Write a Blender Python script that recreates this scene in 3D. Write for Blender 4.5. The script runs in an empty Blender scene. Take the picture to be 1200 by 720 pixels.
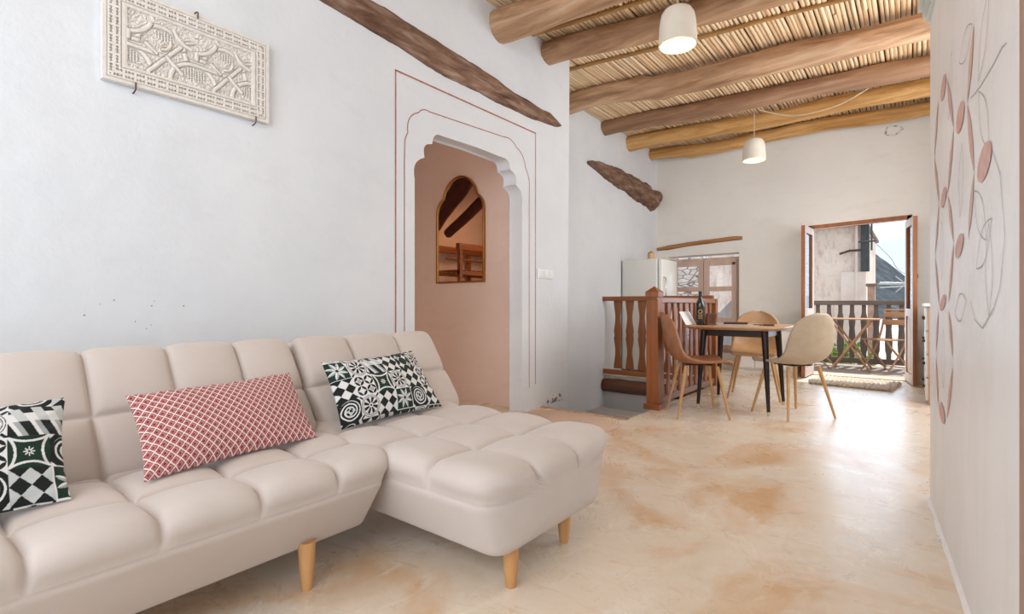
import bpy, bmesh, math, random
import numpy as np
from mathutils import Vector, Matrix, noise
random.seed(7)
PI = math.pi
S = bpy.context.scene
COL = S.collection

# ------------------------------------------------------------------ materials
def lin(h):
    h = h.lstrip('#')
    r = [int(h[i:i+2], 16)/255 for i in (0, 2, 4)]
    return tuple(((c/12.92) if c <= .04045 else ((c+.055)/1.055)**2.4) for c in r) + (1,)

class N:
    def __init__(s, name):
        s.m = bpy.data.materials.new(name); s.m.use_nodes = True
        s.t = s.m.node_tree; s.n = s.t.nodes; s.l = s.t.links
        s.b = s.n['Principled BSDF']
    def node(s, typ, **kw):
        x = s.n.new(typ)
        for k, v in kw.items(): setattr(x, k, v)
        return x
    def link(s, a, b): s.l.new(a, b)
    def coords(s, scale=(1, 1, 1), kind='Object'):
        tc = s.node('ShaderNodeTexCoord'); mp = s.node('ShaderNodeMapping')
        mp.inputs['Scale'].default_value = scale
        s.link(tc.outputs[kind], mp.inputs['Vector']); return mp.outputs['Vector']
    def noise(s, vec, scale, detail=4, rough=.55, dist=0):
        x = s.node('ShaderNodeTexNoise'); x.inputs['Scale'].default_value = scale
        x.inputs['Detail'].default_value = detail; x.inputs['Roughness'].default_value = rough
        x.inputs['Distortion'].default_value = dist
        if vec is not None: s.link(vec, x.inputs['Vector'])
        return x.outputs['Fac']
    def ramp(s, fac, stops):
        x = s.node('ShaderNodeValToRGB'); e = x.color_ramp.elements
        while len(e) < len(stops): e.new(.5)
        for k, (p, c) in zip(e, stops): k.position = p; k.color = lin(c) if isinstance(c, str) else c
        s.link(fac, x.inputs['Fac']); return x.outputs['Color']
    def mix(s, fac, a, b, mode='MIX'):
        x = s.node('ShaderNodeMix', data_type='RGBA', blend_type=mode)
        for sock, v in ((x.inputs[0], fac), (x.inputs[6], a), (x.inputs[7], b)):
            if isinstance(v, str): sock.default_value = lin(v)
            elif isinstance(v, (int, float)): sock.default_value = v
            elif isinstance(v, tuple): sock.default_value = v
            else: s.link(v, sock)
        return x.outputs[2]
    def bump(s, h, strength, dist=.01, prev=None):
        x = s.node('ShaderNodeBump'); x.inputs['Strength'].default_value = strength; x.inputs['Distance'].default_value = dist
        s.link(h, x.inputs['Height'])
        if prev is not None: s.link(prev, x.inputs['Normal'])
        s.link(x.outputs['Normal'], s.b.inputs['Normal']); return x.outputs['Normal']
    def color(s, c):
        if isinstance(c, str): s.b.inputs['Base Color'].default_value = lin(c)
        else: s.link(c, s.b.inputs['Base Color'])
    def set(s, **kw):
        for k, v in kw.items(): s.b.inputs[k.replace('_', ' ')].default_value = v
        return s

def simple(name, c, rough=.6, c2=None, scale=12, sv=(1, 1, 1), bump=0, spec=.5, metal=0, lo=.35, hi=.65, detail=4, bs=None):
    m = N(name); v = m.coords(sv)
    if c2:
        f = m.noise(v, scale, detail); m.color(m.ramp(f, [(lo, c), (hi, c2)]))
    else: m.color(c)
    if bump: m.bump(m.noise(v, bs or scale*2, 6), bump, .006)
    m.set(Roughness=rough, Metallic=metal); m.b.inputs['Specular IOR Level'].default_value = spec
    return m.m

def plaster(name, c1, c2, c3, rough=.75, spec=.3):
    m = N(name); v = m.coords()
    big = m.noise(v, .9, 5, .6); med = m.noise(m.coords((1, 1, 2.5)), 3.2, 6, .65); fine = m.noise(v, 40, 4)
    a = m.ramp(big, [(.35, c1), (.65, c2)])
    b = m.ramp(med, [(.55, (0, 0, 0, 1)), (.78, (1, 1, 1, 1))])
    m.color(m.mix(m.mix(.45, (0, 0, 0, 1), b), a, c3))
    n = m.bump(m.noise(v, 2.2, 3), .22, .05)
    n = m.bump(m.noise(v, 9, 6, .6), .22, .02, n)
    m.bump(fine, .12, .004, n)
    m.set(Roughness=rough); m.b.inputs['Specular IOR Level'].default_value = spec
    return m.m

def wood(name, c1, c2, c3, axis=0, rough=.6, grain=18, bump=.3, spec=.4, stretch=.07, big=1.6):
    m = N(name); sc = [1, 1, 1]; sc[axis] = stretch
    v = m.coords(tuple(sc)); f = m.noise(v, grain, 6, .65, .4)
    g = m.noise(m.coords(tuple(.35 if i == axis else 1 for i in range(3))), big*2, 3)
    a = m.ramp(f, [(.32, c1), (.55, c2), (.75, c3)])
    m.color(m.mix(m.ramp(g, [(.4, (0, 0, 0, 1)), (.7, (.55, .55, .55, 1))]), a, c1))
    m.bump(f, bump, .008); m.set(Roughness=rough); m.b.inputs['Specular IOR Level'].default_value = spec
    return m.m

def glass(name, tint='#ffffff', rough=0.0):
    m = N(name); m.n.remove(m.b); out = m.n['Material Output']
    tr = m.node('ShaderNodeBsdfTransparent'); tr.inputs[0].default_value = lin(tint)
    gl = m.node('ShaderNodeBsdfGlossy'); gl.inputs['Roughness'].default_value = rough
    fr = m.node('ShaderNodeFresnel'); fr.inputs[0].default_value = 1.45
    mx = m.node('ShaderNodeMixShader'); m.link(fr.outputs[0], mx.inputs[0]); m.link(tr.outputs[0], mx.inputs[1]); m.link(gl.outputs[0], mx.inputs[2])
    m.link(mx.outputs[0], out.inputs['Surface']); return m.m

def emit(name, c, strength):
    m = N(name); m.color(c); m.b.inputs['Emission Color'].default_value = lin(c); m.b.inputs['Emission Strength'].default_value = strength; return m.m

def attr_mat(name, rough=.85, weave=600, bump=.15):
    m = N(name); a = m.node('ShaderNodeAttribute', attribute_name='pattern'); m.link(a.outputs['Color'], m.b.inputs['Base Color'])
    m.bump(m.noise(m.coords(), weave, 2), bump, .002); m.set(Roughness=rough); m.b.inputs['Specular IOR Level'].default_value = .2
    m.b.inputs['Sheen Weight'].default_value = .1
    return m.m

M = {}
M['wall'] = plaster('white_plaster', '#d6dbe0', '#e0e4e8', '#d0d5da')
M['wall_back'] = plaster('cream_plaster', '#e4e2dd', '#ebe8e1', '#d8d6d0')
M['wall_pink'] = plaster('pink_plaster', '#ddc6b8', '#e5d1c5', '#d3bbab')
m = N('polished_lime_wall')
v = m.coords(); st = m.noise(m.coords((1, 3.5, .8)), 3.0, 7, .65, .6)
base = m.ramp(m.noise(v, 1.6, 6, .6), [(.3, '#eef0f2'), (.55, '#f4f5f7'), (.75, '#e8e7e6')])
m.color(m.mix(m.ramp(st, [(.45, (0, 0, 0, 1)), (.8, (.5, .5, .5, 1))]), base, '#e4e2e0'))
m.bump(m.noise(v, 5, 5), .25, .02); m.set(Roughness=.42)
M['partition'] = m.m

# floor
m = N('polished_plaster_floor'); v = m.coords()
warp = m.noise(v, 1.15, 7, .62, 1.1)
base = m.ramp(m.noise(v, 2.6, 8, .68, .6), [(.28, '#dccab2'), (.5, '#e4d6c3'), (.72, '#ece3d6')])
or_ = m.ramp(warp, [(.50, (0, 0, 0, 1)), (.66, (.85, .85, .85, 1))])
c = m.mix(or_, base, '#d3a878')
st = m.noise(m.coords((1.2, 3.2, 1)), 4.0, 9, .72, 1.8)
c = m.mix(m.ramp(st, [(.57, (0, 0, 0, 1)), (.72, (.55, .55, .55, 1))]), c, '#bf9060')
c = m.mix(m.ramp(m.noise(m.coords((2.6, 1.1, 1)), 3.2, 9, .7, 1.2), [(.56, (0, 0, 0, 1)), (.72, (.6, .6, .6, 1))]), c, '#f3ebdc')
m.color(c)
r = m.node('ShaderNodeMapRange'); r.inputs[3].default_value = .16; r.inputs[4].default_value = .42
m.link(m.noise(v, 3.4, 8, .7, 1.0), r.inputs[0]); m.link(r.outputs[0], m.b.inputs['Roughness'])
n = m.bump(m.noise(v, 2.6, 4), .16, .02); n = m.bump(st, .10, .008, n)
m.b.inputs['Specular IOR Level'].default_value = .55
M['floor'] = m.m
M['kerb'] = simple('worn_floor_edge', '#c9a98c', .8, '#a98468', 9, bump=.3)
M['pink_line'] = simple('red_paint_line', '#9c5c50', .8, '#b57a6c', 30)
M['pink_fill'] = simple('pink_paint', '#d3a59c', .55, '#dfbcb4', 25)
M['pencil'] = simple('pencil_line', '#b9b9b6', .8)

# ------------------------------------------------------------------ mesh helpers
def link(o, parent=None):
    COL.objects.link(o)
    if parent is not None: o.parent = parent
    return o
def mk(name, V, F, mat, parent=None, smooth=False, loc=None):
    me = bpy.data.meshes.new(name); me.from_pydata([tuple(v) for v in V], [], F); me.validate(clean_customdata=False)
    mats = mat if isinstance(mat, (list, tuple)) else [mat]
    for x in mats: me.materials.append(x)
    if smooth: me.polygons.foreach_set('use_smooth', [True]*len(me.polygons))
    me.update()
    o = link(bpy.data.objects.new(name, me), parent)
    if loc: o.location = loc
    return o
def fix(o):
    bm = bmesh.new(); bm.from_mesh(o.data); bmesh.ops.recalc_face_normals(bm, faces=bm.faces); bm.to_mesh(o.data); bm.free(); return o
def autosm(o, ang=40):
    o.data.polygons.foreach_set('use_smooth', [True]*len(o.data.polygons))
    bm = bmesh.new(); bm.from_mesh(o.data)
    for e in bm.edges:
        if len(e.link_faces) == 2 and e.calc_face_angle(0) > math.radians(ang): e.smooth = False
    bm.to_mesh(o.data); bm.free(); return o

class G:
    """geometry gatherer"""
    def __init__(s): s.V = []; s.F = []
    def add(s, V, F):
        k = len(s.V); s.V += [Vector(v) for v in V]; s.F += [tuple(i+k for i in f) for f in F]; return s
    def box(s, lo, hi, bev=0, seg=2, mtx=None):
        bm = bmesh.new(); bmesh.ops.create_cube(bm, size=1)
        lo = Vector(lo); hi = Vector(hi)
        for v in bm.verts: v.co = Vector(((lo[i]+hi[i])/2 + v.co[i]*(hi[i]-lo[i])) for i in range(3))
        if bev: bmesh.ops.bevel(bm, geom=bm.edges[:], offset=bev, segments=seg, profile=.5, affect='EDGES')
        if mtx is not None: bmesh.ops.transform(bm, matrix=mtx, verts=bm.verts)
        bm.verts.index_update()
        V = [v.co.copy() for v in bm.verts]; F = [[v.index for v in f.verts] for f in bm.faces]; bm.free()
        return s.add(V, F)
    def tube(s, pts, rad, n=10, cap=True, flat=None):
        pts = [Vector(p) for p in pts]
        if not hasattr(rad, '__len__'): rad = [rad]*len(pts)
        T = []
        for i in range(len(pts)):
            a = pts[max(i-1, 0)]; b = pts[min(i+1, len(pts)-1)]; T.append((b-a).normalized())
        ref = Vector((0, 0, 1)) if abs(T[0].z) < .9 else Vector((1, 0, 0))
        V = []; F = []; u = None
        for i, p in enumerate(pts):
            u = (ref - T[i]*ref.dot(T[i])).normalized() if u is None else (u - T[i]*u.dot(T[i])).normalized()
            w = T[i].cross(u)
            r = rad[i]
            for k in range(n):
                a = 2*PI*k/n
                if callable(r): rr = r(a)
                else: rr = r
                V.append(p + u*math.cos(a)*rr*(flat or 1) + w*math.sin(a)*rr)
        for i in range(len(pts)-1):
            for k in range(n):
                F.append((i*n+k, i*n+(k+1) % n, (i+1)*n+(k+1) % n, (i+1)*n+k))
        if cap: F.append(tuple(range(n-1, -1, -1))); F.append(tuple((len(pts)-1)*n+k for k in range(n)))
        return s.add(V, F)
    def lathe(s, prof, c=(0, 0, 0), n=24, mtx=None, cap=True):
        V = []; F = []; c = Vector(c)
        for r, z in prof:
            for k in range(n):
                a = 2*PI*k/n; V.append(Vector((r*math.cos(a), r*math.sin(a), z)))
        for i in range(len(prof)-1):
            for k in range(n): F.append((i*n+k, i*n+(k+1) % n, (i+1)*n+(k+1) % n, (i+1)*n+k))
        if cap and prof[0][0] > 1e-5: F.append(tuple(range(n-1, -1, -1)))
        if cap and prof[-1][0] > 1e-5: F.append(tuple((len(prof)-1)*n+k for k in range(n)))
        if mtx is not None: V = [mtx @ v for v in V]
        return s.add([v+c for v in V], F)
    def prism(s, poly, a, b):
        """poly: list of 3-vectors (planar), extruded by vector b"""
        n = len(poly); V = [Vector(p) for p in poly] + [Vector(p)+Vector(b) for p in poly]
        F = [tuple(range(n-1, -1, -1)), tuple(range(n, 2*n))] + [(i, (i+1) % n, n+(i+1) % n, n+i) for i in range(n)]
        return s.add(V, F)
    def out(s, name, mat, parent=None, smooth=None, recalc=True):
        o = mk(name, s.V, s.F, mat, parent)
        if recalc: fix(o)
        if smooth: autosm(o, smooth if smooth is not True else 40)
        return o

def plate(name, outline, holes, thick, basis, mat, parent=None, bevel=.0):
    """Flat wall with holes; 2D outline in (u,v); basis = 4x4 mapping (u,v,w) to the world; w from 0 to -thick."""
    cu = bpy.data.curves.new('tmp', 'CURVE'); cu.dimensions = '2D'; cu.fill_mode = 'BOTH'
    cu.extrude = thick/2-bevel; cu.bevel_depth = bevel; cu.offset = -bevel; cu.bevel_resolution = 2
    for loop in [outline]+holes:
        sp = cu.splines.new('POLY'); sp.points.add(len(loop)-1); sp.use_cyclic_u = True
        for p, q in zip(sp.points, loop): p.co = (q[0], q[1], 0, 1)
    t = bpy.data.objects.new('tmp', cu); COL.objects.link(t)
    bpy.context.view_layer.update()
    dg = bpy.context.evaluated_depsgraph_get()
    me = bpy.data.meshes.new_from_object(t.evaluated_get(dg)); bpy.data.objects.remove(t); bpy.data.curves.remove(cu)
    me.transform(basis @ Matrix.Translation((0, 0, -thick/2)))
    me.materials.clear(); me.materials.append(mat); me.name = name
    o = link(bpy.data.objects.new(name, me), parent); fix(o)
    if bevel: autosm(o, 50)
    return o
def basisYZ(x, sgn=1):   # u=Y, v=Z ; w = +X
    return Matrix(((0, 0, 1, x), (1, 0, 0, 0), (0, 1, 0, 0), (0, 0, 0, 1)))
def basisXZ(y):          # u=X, v=Z ; w = -Y (front faces the camera side)
    return Matrix(((1, 0, 0, 0), (0, 0, -1, y), (0, 1, 0, 0), (0, 0, 0, 1)))

def tag(o, label=None, cat=None, group=None, kind=None):
    if label: o['label'] = label
    if cat: o['category'] = cat
    if group: o['group'] = group
    if kind: o['kind'] = kind
    return o
def struct(o): o['kind'] = 'structure'; return o
def empty(name, loc, rz, label, cat, group=None):
    o = bpy.data.objects.new(name, None); COL.objects.link(o); o.location = loc; o.rotation_euler = (0, 0, rz)
    o.empty_display_size = .1
    return tag(o, label, cat, group)
def copy_tree(o, parent=None):
    c = o.copy(); COL.objects.link(c)
    if parent is not None: c.parent = parent
    for ch in list(o.children): copy_tree(ch, c)
    return c
def rect(a, b, c, d): return [(a, c), (b, c), (b, d), (a, d)]
def smoothpath(P, k=6):
    P = [Vector(p) for p in P]; R = []
    for i in range(len(P)-1):
        p0 = P[max(i-1, 0)]; p1 = P[i]; p2 = P[i+1]; p3 = P[min(i+2, len(P)-1)]
        for j in range(k):
            t = j/k
            R.append(.5*((2*p1)+(p2-p0)*t+(2*p0-5*p1+4*p2-p3)*t*t+(3*p1-p0-3*p2+p3)*t**3))
    R.append(P[-1]); return R
def interp(x, xs, ys): return float(np.interp(x, xs, ys))

# ------------------------------------------------------------------ camera
TH = math.atan(475/600)
cam = bpy.data.cameras.new('camera'); cam.sensor_width = 36; cam.lens = 18; cam.shift_y = -3/1200; cam.clip_end = 800; cam.clip_start = .02
co = bpy.data.objects.new('camera', cam); COL.objects.link(co); co.location = (0, 0, .94); co.rotation_euler = (PI/2, 0, TH); S.camera = co

# ------------------------------------------------------------------ room shell
CEIL = 3.37
HX0, HX1, HY0, HY1 = -3.28, -1.86, 3.87, 6.12     # stair opening
def up(o): return o
g = G()
for a in [((-6.4, -1.6), (HX0-.02, 3.67)), ]: pass
floor_out = [(-6.4, -1.6), (1.6, -1.6), (1.6, 8.25), (-3.45, 8.25), (-3.45, HY1), (HX1, HY1), (HX1, HY0), (-3.45, HY0), (-3.45, 3.75), (-6.4, 3.75)]
floor = plate('floor', floor_out, [], .14, Matrix.Identity(4), M['floor']); struct(floor)
kb = G().box((-2.72, HY0-.045, -.1), (HX1+.02, HY0+.004, .006), .004); struct(kb.out('trim_1', M['kerb']))

# left wall with the scalloped doorway
def arc(p, q, bulge, n=7):
    p = Vector((p[0], p[1])); q = Vector((q[0], q[1])); d = q-p; nrm = Vector((d.y, -d.x)).normalized(); L = d.length
    return [tuple(p+d*(i/n)+nrm*bulge*L*4*(i/n)*(1-i/n)) for i in range(n)]
YL, YR, ZT = 2.322, 3.563, 2.175
right = [(YR, -.2), (YR, 1.84)] + arc((YR, 1.84), (3.475, 1.985), .0, 2)[1:]
# scallops, going up the right jamb, over the top and down the left jamb
R_ = [(YR, -.2), (YR, 1.80)] + arc((YR, 1.80), (3.475, 1.975), .22) + arc((3.475, 1.975), (3.40, 2.09), .28) + arc((3.40, 2.09), (3.29, ZT), .25)
Lf = [(YL+YR-y, z) for (y, z) in R_][::-1]
door_hole = R_ + [(3.29, ZT), (2.95, ZT+.008), (YL+YR-3.29, ZT)] + Lf
wl_out = [(-1.6, -.2), (4.30, -.2), (4.31, 1.0), (4.335, 3.0), (4.34, 3.6), (-1.6, 3.6)]
wall_left = plate('wall_left', wl_out, [door_hole], .14, basisYZ(-2.70), M['wall'], bevel=.014); struct(wall_left)
g = G(); g.box((-3.6, 3.725, -1.7), (-2.72, 4.30, 3.6)); struct(g.out('wall_pier', M['wall']))
g = G(); g.box((-2.86, 3.9, -1.7), (-2.705, 4.295, -.15)); g.out('lower_face', M['wall'], bpy.data.objects['wall_pier'])
struct(plate('wall_stairwell', [(4.25, -1.7), (8.3, -1.7), (8.3, 3.6), (4.25, 3.6)], [], .15, basisYZ(-3.285), M['wall']))
# painted lines round the doorway
def strip2d(pts, w, x, name, mat, parent, off=.0015, closed=False):
    P = [Vector((p[0], p[1])) for p in pts]; V = []; F = []
    for i, p in enumerate(P):
        a = P[max(i-1, 0)]; b = P[min(i+1, len(P)-1)]; t = (b-a).normalized(); n = Vector((-t.y, t.x))*w/2
        V += [(x+off, (p+n).x, (p+n).y), (x+off, (p-n).x, (p-n).y)]
    for i in range(len(P)-1): F.append((2*i, 2*i+1, 2*i+3, 2*i+2))
    return mk(name, V, F, mat, parent)
strip2d([(2.172, .02), (2.172, 2.485)], .011, -2.70, 'painted_line', M['pink_line'], wall_left)
strip2d([(2.166, 2.487), (3.757, 2.484)], .012, -2.70, 'painted_line', M['pink_line'], wall_left)
strip2d([(3.752, 2.484), (3.750, .22)], .008, -2.70, 'painted_line', M['pink_line'], wall_left)
inn = [(3.655, .2), (3.655, 1.94)] + arc((3.655, 1.94), (3.60, 2.14), .12) + arc((3.60, 2.14), (3.47, 2.29), .16) + arc((3.47, 2.29), (3.30, 2.335), .14) + [(3.30, 2.335), (2.47, 2.30)] + \
      arc((2.47, 2.30), (2.37, 2.265), .16) + arc((2.37, 2.265), (2.275, 2.10), .2) + arc((2.275, 2.10), (2.25, 1.99), .1) + [(2.246, 1.9), (2.246, .02)]
strip2d(inn, .0075, -2.70, 'painted_line', M['pink_line'], wall_left)

# back wall with balcony door and window
DX0, DX1, DZ = -1.16, -.05, 2.0
WX0, WX1, WZ0, WZ1 = -3.10, -2.04, .22, 1.70
wall_back = plate('wall_back', rect(-3.6, 1.6, -1.7, 3.6), [[(DX0, -.02), (DX1, -.02), (DX1, DZ+.035), (DX0, DZ)], [(WX0, WZ0), (WX1, WZ0), (WX1, WZ1), (WX0, WZ1-.01)]], .32, basisXZ(7.9), M['wall_back'], bevel=.012); struct(wall_back)
M['scar'] = simple('scarred_plaster', '#e4e0d8', .9, '#8d8174', 30, bump=.5, lo=.5, hi=.62)
V = []; F = []
for i in range(24):
    a_ = 2*PI*i/24; rr = .10*(1+.35*noise.noise((math.cos(a_)*1.6, math.sin(a_)*1.6, 5)))
    for k, o_ in ((1.0, .0), (.86, .014), (.74, .003)): V.append((-.235+rr*k*math.cos(a_), 7.9-o_-.0005, 3.09+rr*.62*k*math.sin(a_)))
for i in range(24):
    for k in range(2): F.append((i*3+k, i*3+k+1, ((i+1) % 24)*3+k+1, ((i+1) % 24)*3+k))
mk('plaster_scar', V, F, M['scar'], wall_back, True)
rn = random.Random(5); V = []; F = []
for k in range(9):
    y = rn.uniform(.55, .95); z = rn.uniform(.83, .97); r_ = rn.uniform(.0018, .0035); n0 = len(V)
    V += [(-2.6985, y+r_*math.cos(PI*j/4), z+r_*math.sin(PI*j/4)) for j in range(8)]; F.append(tuple(range(n0, n0+8)))
mk('paint_specks', V, F, M['pink_line'], wall_left)
# right-hand side
P0 = Vector((.048, 3.193)); P1 = Vector((.118, 2.191)); du = (P1-P0).normalized()
PB = Matrix(((du.x, 0, -du.y*-1, P0.x), (du.y, 0, du.x*-1, P0.y), (0, 1, 0, 0), (0, 0, 0, 1)))
# normal must point to -X
nx = Vector((du.y, -du.x)); nx = nx if nx.x < 0 else -nx
PB = Matrix(((du.x, 0, nx.x, P0.x), (du.y, 0, nx.y, P0.y), (0, 1, 0, 0), (0, 0, 0, 1)))
wall_part = plate('wall_partition', rect(0, 1.706, -.05, 2.31), [], .12, PB, M['partition'], bevel=.006); struct(wall_part)
M['cap'] = simple('pale_green_paint', '#cfd8d0', .5, '#dfe4de', 8)
g = G()
for z0, z1, e in ((2.30, 2.335, .012), (2.335, 2.38, .028), (2.38, 2.42, .045), (2.42, 2.62, .02)):
    b = G().box((-e, z0, -.12-e), (1.69, z1, e), .004); g.add([PB @ v for v in b.V], b.F)
struct(g.out('trim_2', M['cap']))
g = G(); b = G().box((1.706, -.05, -.12), (1.78, 2.31, .0005)); g.add([PB @ v for v in b.V], b.F)
M['trimwood'] = wood('reddish_wood_strip', '#a48476', '#b49586', '#c4a898', 2, .6)
struct(g.out('trim_3', M['trimwood']))
g = G(); b = G().box((1.78, -.05, -.12), (3.9, 2.6, .0)); g.add([PB @ v for v in b.V], b.F); struct(g.out('wall_right', M['wall']))
# uneven limewash fillet along the partition foot
V = []; F = []
for i in range(60):
    s_ = i/59*1.7; w = .013+.008*noise.noise((s_*6, 1, 0)); h = .006+.003*noise.noise((s_*9, 4, 0))
    for a, b_ in ((w, .0005), (w*.6, h*.55), (.0, h*1.6)): V.append(PB @ Vector((s_, b_, a)))
for i in range(59):
    for k in range(2): F.append((i*3+k, i*3+k+1, i*3+k+4, i*3+k+3))
struct(mk('baseboard_right', V, F, M['partition'], None, True))
struct(G().box((.95, 3.0, -.1), (1.1, 8.1, 3.6)).out('wall_kitchen', M['wall_back']))

# wall painting on the partition: leaf shapes
def PBp(s, z, o=.0016): return PB @ Vector((s, z, o))
def leaf(a, w, mat, blunt=False, wob=0):
    p = Vector(a[:2]); q = Vector(a[2:]); d = q-p; n = Vector((-d.y, d.x)).normalized(); K = 18; V = []
    for sgn in (1, -1):
        for i in range(K+1):
            t = i/K if sgn == 1 else 1-i/K
            h = (math.sin(PI*t)**(.5 if blunt else 1.0))*w/2
            c_ = p+d*t+n*h*sgn; V.append(PBp(c_.x, c_.y, .0016+wob))
    return mk('painted_leaf', V, [tuple(range(len(V)))], mat, wall_part)
M['pink_pale'] = simple('pale_pink_paint', '#d9c0b8', .5, '#d2b1a8', 25)
leaves = [(1.188, 1.761, 1.07, 1.563), (.606, 1.812, .784, 1.57), (.339, 1.817, .182, 1.606), (1.07, 1.563, 1.188, 1.326), (.784, 1.57, .63, 1.36), (.182, 1.606, .369, 1.37),
          (1.188, 1.326, 1.086, 1.142), (.63, 1.36, .784, 1.159), (.369, 1.37, .215, 1.158), (.784, 1.159, .653, .946), (.215, 1.158, .369, .929), (.339, .914, .247, .721), (.653, .921, .763, .746), (.247, .709, .339, .501), (.763, .716, .606, .499)]
for i, a in enumerate(leaves):
    # same leaf on the neighbouring centre; the last stretch is thinner
    leaf(a, .055 if i < 6 else .05, M['pink_pale'] if i in (6,) else M['pink_fill'])
for a, w in [((.426, 1.800, .590, 1.822), .085), ((.844, 1.552, 1.022, 1.572), .09), ((1.241, 1.305, 1.440, 1.335), .09), ((.426, 1.357, .606, 1.381), .07), ((.824, 1.119, 1.006, 1.154), .07), ((.397, .926, .582, .967), .055), ((.369, .508, .557, .485), .075)]:
    leaf(a, w, M['pink_fill'], True, .0006)
def pline(pts, w=.0035):
    P = [Vector((p[0], p[1])) for p in pts]; V = []; F = []
    for i, p in enumerate(P):
        t = (P[min(i+1, len(P)-1)]-P[max(i-1, 0)]).normalized(); n = Vector((-t.y, t.x))*w/2
        V += [PBp(*(p+n)), PBp(*(p-n))]
    for i in range(len(P)-1): F.append((2*i, 2*i+1, 2*i+3, 2*i+2))
    mk('pencil_line', V, F, M['pencil'], wall_part)
def lensline(c, L, ang, w):
    d = Vector((math.cos(ang), math.sin(ang))); n = Vector((-d.y, d.x)); c = Vector(c)
    for sg in (1, -1): pline([c+d*(t-.5)*L+n*sg*w*math.sin(PI*t) for t in [i/14 for i in range(15)]])
pline([(1.44, 1.33), (1.53, 1.25), (1.58, 1.1), (1.53, .98), (1.457, .93), (1.315, .875), (1.2, .896), (1.131, .95)])
pline([(1.131, 1.561), (1.2, 1.552), (1.291, 1.543), (1.457, 1.538), (1.55, 1.541), (1.593, 1.533)])
for c_, a_ in (((1.33, 1.66), .9), ((1.33, 1.44), 2.2), ((1.04, 1.76), .1), ((1.33, 1.10), .5), ((1.28, 1.19), 2.4), ((1.4, 1.03), 1.6), ((.93, .93), .2), ((.5, .72), 1.5), ((.7, 1.75), 1.2), ((.95, 1.35), 1.4), ((.46, 1.16), 1.6)):
    lensline(c_, .24, a_, .045)

# stair pit below the opening
g = G()
g.box((-3.3, HY1+.02, -1.7), (HX1+.3, HY1+.12, -.13)); g.box((HX1+.001, HY0-.3, -1.7), (HX1+.12, HY1+.1, -.13)); g.box((-2.72, HY0-.12, -1.7), (HX1+.1, HY0-.03, -.13)); 
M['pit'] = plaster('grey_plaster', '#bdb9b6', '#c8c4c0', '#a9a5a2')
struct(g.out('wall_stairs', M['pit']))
g = G()
for i in range(5): g.box((-3.28, 4.32+i*.33, -1.7), (HX1, 4.66+i*.33, -.40-.2*(4-i)), .01)
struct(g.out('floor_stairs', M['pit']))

# passage behind the doorway, with its own ceiling
struct(plate('wall_passage', rect(-6.4, -2.80, -.1, 3.3), [], .055, basisXZ(3.67), M['wall_pink']))
struct(G().box((-6.3, -.6, -.1), (-6.15, 3.7, 3.3)).out('wall_passage.001', M['wall_pink']))
struct(G().box((-6.3, -.7, -.1), (-2.84, -.55, 3.3)).out('wall_passage.002', M['wall_pink']))
struct(G().box((-6.3, -.7, 3.0), (-2.84, 3.7, 3.1)).out('ceiling_passage', M['wall_pink']))
struct(G().box((-2.845, -.6, -.1), (-2.842, 2.25, 3.1)).out('wall_passage.003', M['wall_pink']))

# ------------------------------------------------------------------ ceiling: reeds on logs
M['reed'] = None
m = N('dry_reed'); v = m.coords((40, .35, 40)); w1 = m.noise(m.coords((38, .22, 1)), 1.0, 2, .5)
a = m.ramp(m.noise(v, 1.0, 3), [(.25, '#cfa67a'), (.5, '#ebcfa8'), (.78, '#f6e6cb')])
m.color(m.mix(m.ramp(w1, [(.5, (0, 0, 0, 1)), (.72, (.55, .55, .55, 1))]), a, '#b88a5c'))
m.set(Roughness=.55); m.b.inputs['Specular IOR Level'].default_value = .4
M['reed'] = m.m
M['roofdark'] = simple('dark_earth', '#6b5138', .95, '#584028', 8)
V = []; F = []; rnd = random.Random(3); g = G()
x = -3.5
while x < 1.2:
    r = rnd.uniform(.0145, .0205); y = -1.6 - rnd.random()
    while y < 8.0:
        L = rnd.uniform(1.6, 3.4); y1 = min(y+L, 8.05); n = max(2, int((y1-y)/.5)+1); pts = []
        ph = rnd.random()*50
        for i in range(n):
            yy = y+(y1-y)*i/(n-1); pts.append((x+.009*noise.noise((yy*1.3, ph, 0)), yy, CEIL+.012+.012*noise.noise((yy*.9, ph, 7))+.004*rnd.random()))
        g.tube(pts, [r*rnd.uniform(.9, 1.08) for _ in pts], 6, False); y = y1+rnd.uniform(-.25, .01)
    x += r*1.95+rnd.uniform(-.001, .004)
ceiling = mk('ceiling', g.V, g.F, M['reed'], None, True); struct(ceiling)
mk('earth_bed', *(lambda b: (b.V, b.F))(G().box((-3.6, -1.6, CEIL+.03), (1.3, 8.1, CEIL+.10))), M['roofdark'], ceiling)

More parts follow.
